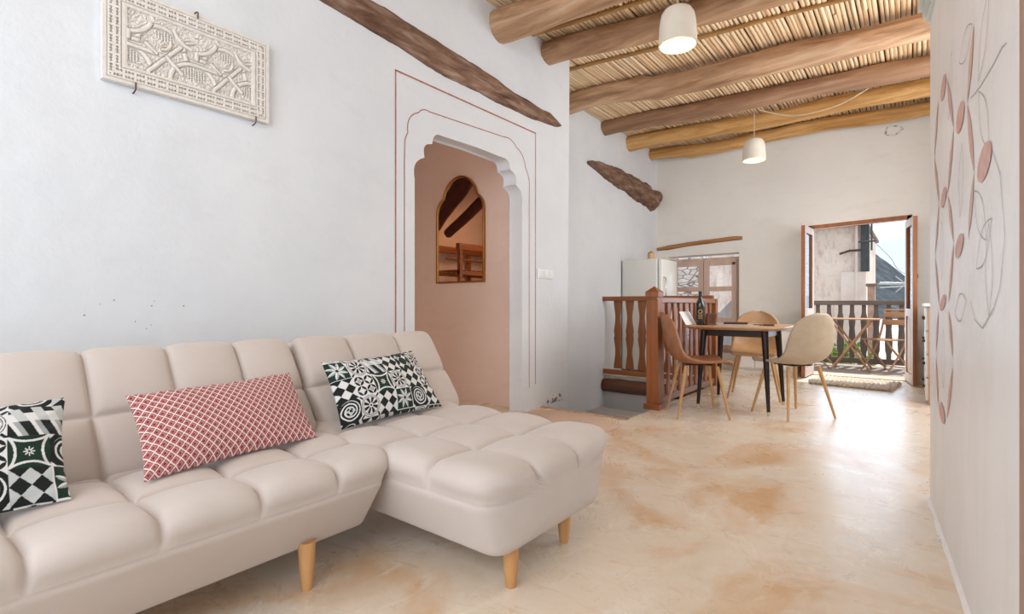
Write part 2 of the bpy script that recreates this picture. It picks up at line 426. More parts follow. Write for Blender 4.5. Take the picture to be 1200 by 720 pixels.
def log_geo(p, q, r0, r1, seed, n=40, k=14, sag=.02, bumpy=.10, knots=3):
    p = Vector(p); q = Vector(q); d = q-p; L = d.length; t = d/L
    u = Vector((0, 0, 1)); u = (u-t*u.dot(t)).normalized(); w = t.cross(u); rn = random.Random(seed)
    kn = [(rn.uniform(.1, .9), rn.uniform(0, 2*PI), rn.uniform(.12, .3)) for _ in range(knots)]
    V = []; F = []
    for i in range(n+1):
        s = i/n; c = p+d*s + u*(sag*noise.noise((s*L*.9, seed*3.1, 0))*1.6) + w*(sag*noise.noise((s*L*.8, seed*5.7, 9))*1.6)
        for j in range(k):
            a = 2*PI*j/k; rr = (r0+(r1-r0)*s)*(1+bumpy*noise.noise((s*L*1.8, math.cos(a)*.9+seed, math.sin(a)*.9)) + .05*noise.noise((s*L*5, math.cos(a)*2+seed, math.sin(a)*2)))
            for (ks, ka, kh) in kn:
                dd = ((s-ks)*L/.07)**2 + (((a-ka+PI) % (2*PI)-PI)/.45)**2
                rr *= 1+kh*math.exp(-dd)
            V.append(c+u*math.cos(a)*rr+w*math.sin(a)*rr)
    for i in range(n):
        for j in range(k): F.append((i*k+j, i*k+(j+1) % k, (i+1)*k+(j+1) % k, (i+1)*k+j))
    V.append(p-t*r0*.08); V.append(q+t*r1*.08); a0 = len(V)-2; b0 = len(V)-1
    for j in range(k): F.append((a0, (j+1) % k, j)); F.append((b0, n*k+j, n*k+(j+1) % k))
    return V, F
M['log'] = wood('weathered_pine', '#8a6648', '#cda682', '#e8d0b2', 0, .65, 13, .6)
M['log2'] = wood('warm_pine', '#a87740', '#d9ab6c', '#ecca98', 0, .6, 13, .5)
M['log3'] = wood('brown_pine', '#83604a', '#ad8869', '#cfb193', 0, .62, 13, .5)
M['oldlog'] = wood('grey_brown_lintel_log', '#4e3222', '#8f705c', '#b5a394', 1, .85, 20, 1.0, .4, .16, 1.1)
M['oldlogx'] = wood('golden_lintel_log', '#7d522c', '#b28250', '#cfa673', 0, .8, 20, .6)
M['log_dark'] = wood('dark_stained_log', '#3c130c', '#561d12', '#6b2a1b', 1, .6, 15, .3)
beams = [(-2.80, 3.235, 1.2, 3.66, .125, 3.255, M['log'], 'thick smooth ceiling log nearest the viewer, its rounded end on the wall above the doorway'),
         (-2.78, 3.93, 1.2, 4.57, .105, 3.275, M['log'], 'grey brown ceiling log between the two lamps, ending on the white pier'),
         (-3.36, 5.08, 1.2, 5.50, .12, 3.265, M['log'], 'long thick ceiling log running in front of the far hanging lamp, third from the viewer'),
         (-3.36, 6.13, 1.2, 6.44, .105, 3.275, M['log3'], 'darker reddish brown ceiling log that the far lamp hangs from'),
         (-3.36, 6.88, 1.2, 7.04, .10, 3.27, M['log2'], 'knotty golden ceiling log just behind the far lamp cord'),
         (-3.36, 7.68, 1.2, 7.80, .085, 3.27, M['log2'], 'thin golden ceiling log lying along the top of the back wall')]
for i, (x0, y0, x1, y1, r, zc, mm, lab) in enumerate(beams):
    V, F = log_geo((x0, y0, zc), (x1, y1, zc), r, r*.92, i+2, 72, 18, .045, .16, 5)
    o = fix(mk('ceiling_log', V, F, mm, None, True)); tag(o, lab, 'ceiling beam', 'round logs carrying the reed ceiling', 'thing')
M['stick'] = wood('thin_pole_wood', '#9b7445', '#c29a62', '#d3b382', 0, .7, 20, .2)
M['stick2'] = wood('yellow_cane', '#a98e4c', '#c9b06a', '#d7c487', 0, .6, 20, .2)
sticks = [(-2.75, 3.50, 1.0, 3.95, .016, M['stick2'], 'thin yellowish cane tied under the reeds nearest the viewer'),
          (-2.75, 3.70, 1.0, 4.20, .018, M['stick'], 'thin brown cane under the reeds beside the second ceiling log'),
          (-3.3, 4.42, 1.0, 5.02, .02, M['stick'], 'brown cane under the reeds midway between second and third ceiling logs'),
          (-3.3, 5.47, 1.0, 5.90, .018, M['stick'], 'brown cane under the reeds between third log and dark brown log')]
for i, (x0, y0, x1, y1, r, mm, lab) in enumerate(sticks):
    V, F = log_geo((x0, y0, CEIL-.018), (x1, y1, CEIL-.018), r, r*.9, 20+i, 40, 8, .012, .12, 0)
    o = fix(mk('ceiling_cane', V, F, mm, None, True)); tag(o, lab, 'ceiling cane', 'thin canes tied across the reeds', 'thing')

# logs embedded in the walls
def wall_log(name, st, ax, base, mat, lab, depth=.05, rough=.06):
    """st: list of (along, bottom z, top z); a half round log set into a wall. ax 'x+' : wall plane X=base facing +X; 'y-': Y=base facing -Y"""
    K = 10; V = []; F = []; n = 70; xs = [s[0] for s in st]
    for i in range(n+1):
        s = xs[0]+(xs[-1]-xs[0])*i/n; lo = interp(s, xs, [q[1] for q in st]); hi = interp(s, xs, [q[2] for q in st])
        h = (hi-lo)/2; c = (hi+lo)/2
        for j in range(K+1):
            a = -PI/2+PI*j/K
            nr = 1+rough*2.0*noise.noise((s*4.5, math.sin(a)*1.2, base))+rough*.9*noise.noise((s*17, math.sin(a)*3, base+4))
            z = c+math.sin(a)*h*nr; o = -.02+(depth+.02)*math.cos(a)**.6*nr if math.cos(a) > 1e-4 else -.02
            V.append((base+o, s, z) if ax == 'x+' else (s, base-o, z))
    for i in range(n):
        for j in range(K): F.append((i*(K+1)+j, i*(K+1)+j+1, (i+1)*(K+1)+j+1, (i+1)*(K+1)+j))
    F.append(tuple(range(K+1))); F.append(tuple(n*(K+1)+j for j in range(K, -1, -1)))
    o = fix(mk(name, V, F, mat, None, True)); autosm(o, 60); return tag(o, lab, 'wood lintel', None, 'thing')
wall_log('lintel_log', [(1.2, 2.70, 2.87), (1.63, 2.69, 2.86), (1.96, 2.665, 2.853), (2.26, 2.632, 2.842), (2.6, 2.605, 2.83), (2.86, 2.595, 2.812), (3.2, 2.588, 2.775), (3.41, 2.592, 2.752), (3.72, 2.600, 2.735), (3.95, 2.615, 2.725), (4.09, 2.63, 2.675), (4.12, 2.64, 2.655)], 'x+', -2.70, M['oldlog'], 'long weathered brown log set in the left wall above the arched doorway', .045)
wall_log('lintel_log', [(5.68, 2.72, 2.76), (5.9, 2.68, 2.80), (6.3, 2.60, 2.82), (6.9, 2.52, 2.835), (7.3, 2.46, 2.80), (7.65, 2.42, 2.78), (7.86, 2.5, 2.75), (7.9, 2.6, 2.7)], 'x+', -3.285, M['oldlog'], 'short rough brown log set in the stairwell wall near the back corner', .10, .1)
wall_log('lintel_log', [(-3.27, 1.80, 1.85), (-3.1, 1.80, 1.875), (-2.8, 1.835, 1.90), (-2.4, 1.86, 1.925), (-2.1, 1.875, 1.94), (-1.99, 1.88, 1.93)], 'y-', 7.9, M['oldlogx'], 'thin golden log lintel above the kitchen window', .04)
V, F = log_geo((.62, 6.3, 2.12), (.185, 6.24, 2.12), .085, .08, 77, 20, 14, .01, .15, 2)
o = fix(mk('log_end', V, F, M['oldlogx'], None, True)); tag(o, 'brown log end sticking out past the edge of the painted partition', 'log', None, 'thing')
g = G().box((.55, 6.1, 1.9), (.95, 6.45, 2.4)); struct(g.out('wall_kitchen.001', M['wall_back']))

# ------------------------------------------------------------------ sofa
m = N('beige_sofa_fabric'); v = m.coords(); w_ = m.noise(v, 420, 2)
m.color(m.mix(m.ramp(m.noise(v, 5, 5), [(.35, (0, 0, 0, 1)), (.7, (.5, .5, .5, 1))]), '#cbc1ba', '#c2b6ad'))
m.bump(w_, .12, .002); m.set(Roughness=.9); m.b.inputs['Specular IOR Level'].default_value = .15; m.b.inputs['Sheen Weight'].default_value = .25; m.b.inputs['Sheen Roughness'].default_value = .5
M['sofa'] = m.m
M['beech'] = wood('beech_leg', '#c08a55', '#d6a570', '#e0b685', 2, .45, 14, .08)

def rounded_poly(P, rad, seg=8):
    out = []; n = len(P)
    for i in range(n):
        p = Vector(P[i]); a = Vector(P[i-1]); b = Vector(P[(i+1) % n]); r = rad[i]
        u = (a-p).normalized(); w = (b-p).normalized(); ang = u.angle(w); d = min(r/math.tan(ang/2), (a-p).length*.48, (b-p).length*.48); r = d*math.tan(ang/2)
        c = p+(u+w).normalized()*(r/math.sin(ang/2)); s = p+u*d; e = p+w*d
        va = s-c; vb = e-c; th = va.angle(vb)
        for k in range(seg+1):
            t = k/seg; out.append(c+(va*math.sin((1-t)*th)+vb*math.sin(t*th))/math.sin(th) if th > 1e-4 else p)
    return out
def resample(P, n):
    P = [Vector(p) for p in P]; Q = P+[P[0]]; L = [0]
    for i in range(len(P)): L.append(L[-1]+(Q[i+1]-Q[i]).length)
    R = []; j = 0
    for i in range(n):
        s = L[-1]*i/n
        while L[j+1] < s: j += 1
        t = (s-L[j])/max(L[j+1]-L[j], 1e-9); R.append(Q[j].lerp(Q[j+1], t))
    return R
def puff(a, b, A):
    a = max(-1, min(1, a)); b = max(-1, min(1, b))
    return A*((1-abs(a)**2.4)*(1-abs(b)**2.4))**.55 - .009*max(math.exp(-((1-abs(a))/.075)**2), math.exp(-((1-abs(b))/.075)**2))
def cellcoord(x, seams):
    for i in range(len(seams)-1):
        if seams[i] <= x <= seams[i+1]: return 2*(x-seams[i])/(seams[i+1]-seams[i])-1
    return None
def tufted(name, sect, nsec, s0, s1, nst, r0, r1, tuftfn, place, mat, parent, p=3.0, disp=None):
    """sect: 2D closed section; s along the length; tuftfn(s, point2d) -> outward displacement"""
    P = resample(sect, nsec); c = sum(P, Vector((0, 0)))/nsec; nr = []
    for i in range(nsec):
        t = (P[(i+1) % nsec]-P[i-1]).normalized(); nn = Vector((t.y, -t.x))
        if nn.dot(P[i]-c) < 0: nn = -nn
        nr.append(nn)
    st = []
    E = 14
    for i in range(E): st.append((s0+r0*(1-math.cos(PI/2*i/E)), (1-(1-(1-math.cos(PI/2*i/E)))**p)**(1/p) if i else 0))
    for i in range(nst+1): st.append((s0+r0+(s1-r1-s0-r0)*i/nst, 1))
    for i in range(E-1, -1, -1): st.append((s1-r1*(1-math.cos(PI/2*i/E)), (1-(1-(1-math.cos(PI/2*i/E)))**p)**(1/p) if i else 0))
    V = []; F = []
    for s, sc in st:
        sc = max(sc, .002)
        for q, nn in zip(P, nr):
            d = 0 if disp else tuftfn(s, q)*min(1, sc)
            x = c+(q-c)*sc+nn*d; V.append(place(s, x))
    if disp:
        A = np.array([tuple(v) for v in V]).reshape(len(st), nsec, 3)
        ds = np.gradient(A, axis=0); dk = np.roll(A, -1, 1)-np.roll(A, 1, 1); nn = np.cross(ds, dk); ln = np.linalg.norm(nn, axis=2, keepdims=True); nn = nn/np.maximum(ln, 1e-12)
        cen = A[len(st)//2].mean(axis=0); sg = np.sign(((A[len(st)//2]-cen)*nn[len(st)//2]).sum()); nn *= sg; nn[0] = 0; nn[-1] = 0
        for i in range(len(st)):
            for k in range(nsec):
                w_ = Vector(A[i, k])+SO; A[i, k] += nn[i, k]*disp(w_.x, w_.y, w_.z)
        V = [tuple(v) for v in A.reshape(-1, 3)]
    for i in range(len(st)-1):
        for k in range(nsec): F.append((i*nsec+k, i*nsec+(k+1) % nsec, (i+1)*nsec+(k+1) % nsec, (i+1)*nsec+k))
    return fix(mk(name, V, F, mat, parent, True))
sofa = empty('corner_sofa', (-1.75, .9, 0), 0, 'beige tufted corner sofa with chaise and tapered wooden legs along left wall', 'sofa')
SO = Vector((-1.75, .9, 0))
def P3(x, y, z): return Vector((x, y, z))-SO
ROLL = .375; AP = .318
def seatdisp(xs, ys, front, left, right, A):
    def f(x, y, z):
        if z < AP-.012: return 0
        r = max(0, ROLL-z)
        if z < AP+.0: return -.003*(1-(AP-z)/.012)
        xu = x+r if x > front-.07 else x
        yu = y
        if left is not None and y < left+.07: yu = y-r
        if right is not None and y > right-.07: yu = y+r
        xu = min(max(xu, xs[0]), xs[-1]); yu = min(max(yu, ys[0]), ys[-1])
        d = puff(cellcoord(xu, xs), cellcoord(yu, ys), A); t = min(1, (z-AP)/(ROLL+.012-AP)); t = t*t*(3-2*t)
        return d*(.12+.88*t) if d > 0 else d*(.35+.65*t)
    return f
# main seat (section X-Z, length along Y)
sec = rounded_poly([(-2.20, .14), (-1.60, .125), (-1.475, .31), (-1.475, .395), (-2.20, .395)], [.03, .05, .06, .105, .03])
YS = [-.285, -.04, .21, .458, .706, .953, 1.185]
XS = [-2.22, -1.94, -1.69, -1.448]
def t_main(s, q):
    a = cellcoord(s, YS)
    if a is None or q.y < .315: return 0
    x = q.x if q.y > .38 else max(q.x, -1.50+(.395-q.y)*.9*.6)
    b = cellcoord(min(max(q.x+max(0, .375-q.y)*.8, XS[0]), XS[-1]), XS)
    if q.y < .36: b = min(1, 1-(q.y-.315)/.045*.35) if b is None or b > .3 else b
    return puff(a, b, .040)*(1 if q.y > .385 else .5+.5*max(0, (q.y-.315)/.07))
tufted('seat', sec, 380, YS[0], YS[-1], 300, .06, .075, t_main, lambda s, x: P3(x.x, s, x.y), M['sofa'], sofa, 2.6, seatdisp([-2.22, -1.94, -1.69, -1.475+.057], [-.285-.057, -.04, .21, .458, .706, .953, 1.185+.057], -1.475, -.285, 1.185, .036))
# chaise seat (section Y-Z, length along X)
sec = rounded_poly([(1.235, .125), (1.88, .125), (1.945, .30), (1.945, .40), (1.165, .40), (1.165, .30)], [.05, .05, .08, .105, .10, .08])
CY = [1.155, 1.40, 1.66, 1.955]; CX = [-2.18, -1.86, -1.57, -1.28, -.985]
def t_ch(s, q):
    a = cellcoord(min(max(s, CX[0]), CX[-1]), CX)
    if a is None or q.y < .31: return 0
    side = max(0, .385-q.y)
    y = q.x; b = cellcoord(min(max(y, CY[0]), CY[-1]), CY)
    if q.y < .385:
        e = 1-(q.y-.31)/.075*.45; b = math.copysign(max(abs(b), e), b)
    return puff(a, b, .040)*(1 if q.y > .385 else .45+.55*max(0, (q.y-.31)/.075))
tufted('chaise_seat', sec, 420, -2.18, -.985, 260, .05, .12, t_ch, lambda s, x: P3(s, x.x, x.y), M['sofa'], sofa, 3.0, seatdisp([-2.18, -1.86, -1.57, -1.28, -.99+.057], [1.165-.057, 1.40, 1.66, 1.945+.057], -.99, 1.165, 1.945, .036))
# backrests
def back(name, y0, y1, seams):
    bx = [(-2.06, .36), (-1.94, .36), (-2.255, .755), (-2.40, .755), (-2.30, .55)]
    sec = rounded_poly([(-2.12, .33), (-1.945, .36), (-2.235, .775), (-2.40, .765)], [.04, .05, .055, .05])
    d = Vector((-2.235+1.945, .775-.36)); L = d.length; d.normalize(); nrm = Vector((d.y, -d.x))
    ZS = [0, L*.52, L*1.06]
    def tf(s, q):
        r = q-Vector((-1.945, .36)); h = r.dot(d); o = r.dot(nrm)
        a = cellcoord(s, seams)
        if a is None or o < -.10: return 0
        b = cellcoord(min(max(h, 0), ZS[-1]), ZS)
        if o < -.055: b = max(abs(b), (-o-.055)/.045)
        return puff(a, b, .030)
    return tufted(name, sec, 320, y0, y1, 260, .05, .05, tf, lambda s, x: P3(x.x, s, x.y), M['sofa'], sofa, 3.0)
back('backrest', -.285, 1.20, [-.285, -.04, .21, .458, .706, .953, 1.20])
back('backrest', 1.205, 2.05, [1.205, 1.49, 1.78, 2.05])
def leg(x, y, h, parent, tilt=(0, 0)):
    g = G(); g.tube([P3(x, y, 0.0), P3(x, y, .012), P3(x+tilt[0]*.2, y+tilt[1]*.2, h*.5), P3(x+tilt[0], y+tilt[1], h+.03)], [.0175, .019, .024, .029], 16)
    return g.out('leg', M['beech'], parent, 50)
for x, y, h in ((-1.58, .905, .13), (-1.58, -.15, .13), (-2.1, -.15, .14), (-2.1, .95, .14), (-1.062, 1.335, .12), (-1.095, 1.715, .12), (-2.1, 1.8, .12)): leg(x, y, h, sofa)
# ------------------------------------------------------------------ cushions
def srgb(h): return np.array(lin(h)[:3])
WH, BK, GN, GY, LG = srgb('#dedfde'), srgb('#1c2120'), srgb('#1d3528'), srgb('#a3a9a9'), srgb('#c3c8c6')
def tile_pattern(U, W, seed, T=.118, lay=None):
    """patchwork of printed tiles; U,W in metres"""
    C = np.zeros(U.shape+(3,)); C[:] = WH
    rn = random.Random(seed); i_ = np.floor(U/T).astype(int); j_ = np.floor(W/T).astype(int)
    fu = U/T-i_; fw = W/T-j_
    def put(mask, col): C[mask] = col
    last = None
    for i in range(i_.min(), i_.max()+1):
        for j in range(j_.min(), j_.max()+1):
            s = (i_ == i) & (j_ == j)
            if not s.any(): continue
            k = (i*3+j*5+seed) % 8
            if lay: k = lay.get((i, j), k)
            x = fu; y = fw; dx = x-.5; dy = y-.5; r = np.hypot(dx, dy); an = np.arctan2(dy, dx)
            def P(mask, col): put(s & mask, col)
            if k == 0:      # green field, white four pointed curve and flower
                P(x > -1, GN)
                d = [np.hypot(x-cx, y-cy) for cx, cy in ((.5, -.62), (.5, 1.62), (-.62, .5), (1.62, .5))]
                for q in d: P(np.abs(q-.80) < .035, WH)
                ins = np.ones_like(x, bool)
                for q in d: ins &= q > .86
                P(ins, GN)
                P(r < .10+.05*np.cos(8*an), WH); P(r < .035, GN)
            elif k == 1:    # diamonds
                a = np.floor((x+y)*2); b = np.floor((x-y)*2); q = (a+b) % 2
                P(q == 0, BK); P((q != 0), WH if seed % 2 else LG)
            elif k == 2:    # rosette with rings
                P(r < .48, BK); P(r < .455, WH); P((r < .41) & (r > .385), BK)
                P((r < .36) & (np.abs(np.sin(4*an)) > .35+r*.9), BK); P(r < .10, WH); P(r < .05, BK)
                P((r > .5) & (np.abs(np.abs(dx)-np.abs(dy)) < .06), BK)
            elif k in (3, 7):  # overlapping circles, petals
                P(x > -1, WH); X = (x*2) % 1-.5; Y = (y*2) % 1-.5; q = (np.floor(x*2)+np.floor(y*2)) % 2
                st = (np.abs(X)**.62+np.abs(Y)**.62 < .5**.62)
                inn = np.hypot(X, Y) < .47
                P(inn, BK); P(inn & st, WH); P(inn & st & (q == 1) & (np.hypot(X, Y) < .2), GY)
                P((~inn), WH if k == 3 else GN)
            elif k == 4:    # tumbling blocks
                Y = y*2; X = x*2; row = np.floor(Y); X = X+.5*(row % 2); fx = X-np.floor(X); fy = Y-row
                sk = (fx+fy*.5) % 1
                P(sk < .5, LG); P(sk >= .5, WH); P((sk < .5) & (row % 2 == 0), BK); P((sk > .5) & (fy > .62) & (row % 2 == 1), BK); P((sk > .72) & (row % 2 == 0), GY)
            elif k == 5:    # pinwheel star
                P(x > -1, GN); a8 = (an+PI)/(2*PI)*8; f_ = a8-np.floor(a8); rr = .18+.3*(1-np.abs(f_-.5)*2)
                P((r < rr), WH); P((r < rr) & (f_ > .5), GY); P(r < .07, BK); P(np.maximum(np.abs(dx), np.abs(dy)) > .465, WH)
            else:           # curls
                P(x > -1, BK); sp = (r*7-an/(2*PI)*1+.2) % 1
                P((sp < .42) & (r < .46), WH); P((r < .2) & (np.cos(4*an) > .2), LG); P((r < .06), BK); 
                P((np.abs(dx)+np.abs(dy) > .86), WH)
    return C
def red_pattern(U, W):
    a = .0275; b = .031; C = np.zeros(U.shape+(3,)); C[:] = srgb('#b97a79')
    p = (U/a+W/b); q = (U/a-W/b); fp = p-np.floor(p); fq = q-np.floor(q)
    ed = np.minimum(np.minimum(fp, 1-fp), np.minimum(fq, 1-fq))
    C[(ed < .19)] = srgb('#8f2d35'); C[ed < .085] = srgb('#e6d5d2')
    i2 = (np.abs(fp-.5) < .30) & (np.abs(fq-.5) < .30); C[i2] = srgb('#b56c6c')
    i4 = (np.abs(fp-.5) < .30) & (np.abs(fq-.5) < .30) & (fp > .5); C[i4] = srgb('#a98375')
    i3 = (np.abs(fp-.44) < .14) & (np.abs(fq-.44) < .14); C[i3] = srgb('#7e1620')
    return C
def cushion(name, bl, br, tl, tr, thick, pat, label, seed, nu=420, nv=240, group=None):
    bl, br, tl, tr = map(Vector, (bl, br, tl, tr)); ctr = (bl+br+tl+tr)/4
    ex = ((br-bl)+(tr-tl)).normalized(); ez = ((tl-bl)+(tr-br)); ez = (ez-ex*ez.dot(ex)).normalized(); ny = ex.cross(ez)
    if ny.x < 0: ny = -ny
    Wd = ((br-bl).length+(tr-tl).length)/2; Hd = ((tl-bl).length+(tr-br).length)/2
    u = np.linspace(-1, 1, nu); v = np.linspace(-1, 1, nv); UU, VV = np.meshgrid(u, v, indexing='ij')
    pinU = 1-.045*(1-VV**2)**1; pinV = 1-.07*(1-UU**2)**1
    X = UU*pinU; Z = VV*pinV
    # interpolated frame keeps the traced corners
    s = (X+1)/2; t = (Z+1)/2
    B = [np.array(q) for q in (bl, br, tl, tr)]
    base = ((1-s)*(1-t))[..., None]*B[0]+(s*(1-t))[..., None]*B[1]+((1-s)*t)[..., None]*B[2]+(s*t)[..., None]*B[3]
    prof = ((1-np.abs(UU)**2.4)*(1-np.abs(VV)**2.2))
    th = thick*np.clip(prof, 0, 1)**.55
    wr = np.zeros_like(th); rn = np.random.RandomState(seed)
    for k in range(12):
        cx, cy = rn.uniform(-1, 1, 2); an = rn.uniform(0, PI); fr = rn.uniform(3, 7)
        wr += .0016*np.sin(fr*(UU*np.cos(an)*1.8+VV*np.sin(an))+rn.uniform(0, 6))*np.exp(-((UU-cx)**2+(VV-cy)**2)/.3)
    edge = np.maximum(np.abs(UU), np.abs(VV)); wr += .004*np.sin(UU*23+seed)*np.sin(VV*17)*np.clip((edge-.7)/.25, 0, 1)*(1-np.clip((edge-.97)/.03, 0, 1))
    nn = np.array(ny); fr_ = base+(th+wr)[..., None]*nn; bk = base-(th*.75)[..., None]*nn
    c0 = np.array(ctr)
    N1 = nu*nv; V = np.concatenate([fr_.reshape(-1, 3), bk.reshape(-1, 3)])-c0
    idx = np.arange(N1).reshape(nu, nv)
    Ff = np.stack([idx[:-1, :-1], idx[1:, :-1], idx[1:, 1:], idx[:-1, 1:]], -1).reshape(-1, 4)
    me = bpy.data.meshes.new(name); F = Ff.tolist()+(Ff[:, ::-1]+N1).tolist()
    bd = list(idx[:, 0])+list(idx[-1, 1:])+list(idx[-2::-1, -1])+list(idx[0, -2:0:-1])
    for i in range(len(bd)):
        a, b_ = int(bd[i]), int(bd[(i+1) % len(bd)]); F.append((b_, a, a+N1, b_+N1))
    me.from_pydata(V.tolist(), [], F); me.update()
    col = pat(UU*Wd/2+2.0, VV*Hd/2+2.0).reshape(-1, 3)
    full = np.ones((2*N1, 4), np.float32); full[:N1, :3] = col; full[N1:, :3] = col
    at = me.color_attributes.new('pattern', 'FLOAT_COLOR', 'POINT'); at.data.foreach_set('color', full.ravel())
    me.polygons.foreach_set('use_smooth', [True]*len(me.polygons))
    me.materials.append(M['print']); o = link(bpy.data.objects.new(name, me)); o.location = ctr; fix(o)
    return tag(o, label, 'cushion', group)
M['print'] = attr_mat('printed_cotton')
LAYA = {}
for j_, row in enumerate(((6, 2, 1, 5, 6, 1), (1, 3, 0, 2, 1, 3), (5, 2, 4, 1, 7, 2))):
    for i_, k_ in enumerate(row): LAYA[(i_, j_)] = k_
LAYB = {(9, 0): 1, (8, 0): 6, (10, 0): 5, (9, 1): 0, (8, 1): 3, (10, 1): 6, (9, 2): 4, (8, 2): 2, (10, 2): 4, (7, 0): 1, (7, 1): 0, (7, 2): 5}
cushion('throw_cushion', (-1.735, .495, .430), (-1.80, 1.075, .433), (-1.935, .503, .655), (-2.02, 1.08, .660), .062, red_pattern, 'red cushion with small white diamond grid, middle of the sofa', 1, 520, 280, 'cushions on the sofa')
cushion('throw_cushion', (-1.84, 1.205, .428), (-1.87, 1.795, .43), (-1.99, 1.205, .692), (-2.04, 1.745, .702), .06, lambda u, w: tile_pattern(u-1.7085, w-1.856, 3, .0972, LAYA), 'black and white tile print cushion on the chaise end', 2, 460, 260, 'cushions on the sofa')
cushion('throw_cushion', (-1.73, -.25, .425), (-1.735, .335, .43), (-1.90, -.24, .66), (-1.905, .355, .675), .062, lambda u, w: tile_pattern(u-2.265+.88, w-1.856, 4, .088, LAYB), 'black and white tile print cushion cut off by the left edge of the photo', 3, 460, 260, 'cushions on the sofa')

# ------------------------------------------------------------------ carved plaster panel
M['carved'] = simple('carved_plaster', '#e2dfda', .85, '#d9d3ca', 30, bump=.08)
def carved_panel():
    Wd, Hd = .70, .416; nu, nv = 700, 420
    u = np.linspace(0, Wd, nu); v = np.linspace(0, Hd, nv); U, W = np.meshgrid(u, v, indexing='ij')
    h = np.full(U.shape, .0)
    ix0, ix1, iz0, iz1 = .082, Wd-.082, .075, Hd-.075
    ins = (U > ix0) & (U < ix1) & (W > iz0) & (W < iz1)
    border = ~ins; h[border] = 1
    e = np.minimum(np.minimum(U, Wd-U), np.minimum(W, Hd-W))
    # two rows of little notches in the border
    for c0, w_ in ((.030, .007), (.052, .007)):
        horiz = (np.minimum(W, Hd-W) < np.minimum(U, Wd-U)); al = np.where(horiz, U, W)
        ph = (al/.0135) % 1; grp = (al/.0405) % 1
        tri = np.abs(e-c0) < w_*np.abs(ph-.5)*1.7
        h[border & tri & (grp < .72)] = .15
    h[border & (np.abs(e-.066) < .0022)] = .45; h[border & (np.abs(e-.016) < .0015)] = .6
    # strapwork inside: two repeats
    x = (U-ix0)/((ix1-ix0)/2); rep = np.clip(np.floor(x), 0, 1); x = (x-rep)*1.0; L = (ix1-ix0)/2; X = x*L-L/2; Z = W-(iz0+iz1)/2
    hh = np.zeros_like(h)
    sd = np.random.RandomState(4); sx_ = []; 
    for a_ in range(7):
        for b_ in range(5): sx_.append((-L/2+(a_+.5+sd.uniform(-.32, .32))*L/7, -.14+(b_+.5+sd.uniform(-.32, .32))*.28/5, sd.uniform(0, 6.28)))
    D1 = np.full(X.shape, 9.); D2 = D1.copy(); AN = np.zeros_like(X)
    for px_, pz_, ph_ in sx_:
        r = np.hypot(X-px_, Z-pz_); an = np.arctan2(Z-pz_, X-px_)+ph_; c_ = r < D1; D2 = np.where(c_, D1, np.minimum(D2, r)); AN = np.where(c_, an, AN); D1 = np.where(c_, r, D1)
    hh = np.where(D2-D1 < .004, .0, .42+.26*np.cos(7*AN/2*2/1.0+160*D1*np.sign(np.sin(AN))))
    def leaves(cx, cz, R, n, a0, spread, amp=.55):
        nonlocal hh
        dx = X-cx; dz = Z-cz; r = np.hypot(dx, dz); an = np.arctan2(dz, dx); d = np.abs((an-a0+PI) % (2*PI)-PI)
        m_ = (r < R*(.82+.18*np.cos(n*an))) & (d < spread); hh = np.where(m_, np.maximum(hh, amp*(.62+.38*np.cos(n*an+14*r/R))), hh)
    for (cx, cz, R, n, a0, sp) in ((-.075, .045, .065, 9, 2.2, 1.2), (.09, .06, .06, 9, .6, 1.2), (-.045, -.03, .075, 11, 3.6, 1.0), (.0, -.075, .07, 12, 1.57, 1.1), (.085, -.03, .07, 10, -.6, 1.1), (-.105, -.085, .06, 10, 1.0, 1.3), (.105, -.09, .06, 10, 2.0, 1.3), (.0, .06, .05, 8, -1.57, 2.2), (-.12, .02, .04, 7, 0, 3.2), (.125, .02, .04, 7, 0, 3.2), (.0, .115, .05, 9, -1.57, 1.5), (-.03, .02, .03, 6, 0, 3.2), (.04, -.02, .03, 6, 0, 3.2)):
        leaves(cx, cz, R, n, a0, sp)
    def band(d, w_=.0085, top=1.0):
        nonlocal hh
        rim = np.abs(d) < w_; hh = np.where(np.abs(d) < w_+.004, 0.0, hh); hh = np.where(rim, top*(1-.22*(d/w_)**2), hh)
    def circ(cx, cz, R, lo, hi, w_=.0085):
        r = np.hypot(X-cx, Z-cz); an = np.degrees(np.arctan2(Z-cz, X-cx)); d = np.where((an > lo) & (an < hi), r-R, 9); band(d, w_)
    def seg(ax, az, bx, bz, w_=.008):
        px, pz = bx-ax, bz-az; t = np.clip(((X-ax)*px+(Z-az)*pz)/(px*px+pz*pz), 0, 1); band(np.hypot(X-ax-t*px, Z-az-t*pz), w_)
    circ(.0, .0, .092, 5, 178); seg(-.092, .0, -.125, .0); seg(-.125, 0, -.125, .03); seg(.092, .005, .105, -.035); seg(.105, -.035, L/2, -.03)
    circ(-L/2, -.13, .10, 5, 85); circ(L/2, -.13, .10, 95, 178); seg(-L/2, -.03, .02, -.035); seg(.02, -.035, .075, .03); seg(-.05, -.12, .02, -.035); seg(.02, -.035, .08, -.09)
    circ(-.135, .13, .10, -80, -20); circ(.14, .135, .10, -160, -100); circ(.0, .03, .035, -90, 80, .006); circ(.06, .035, .05, 150, 178, .006); seg(-.06, .0, -.02, -.033, .006); seg(.1, .06, .14, .075, .006)
    # little honeycomb lozenges
    for cx, cz, rx, rz in ((.01, .055, .034, .022), (-L/2+.02, -.075, .03, .03), (L/2-.018, -.075, .03, .03)):
        m_ = ((X-cx)/rx)**2+((Z-cz)/rz)**2 < 1
        q = (((X*85) % 1-.5)**2+((Z*100+.5*np.floor(X*85)) % 1-.5)**2) < .12
        hh = np.where(m_, np.where(q, .05, .7), hh)
    h = np.where(ins, np.where((np.minimum(np.minimum(U-ix0, ix1-U), np.minimum(W-iz0, iz1-W)) < .006), .9, hh), h)
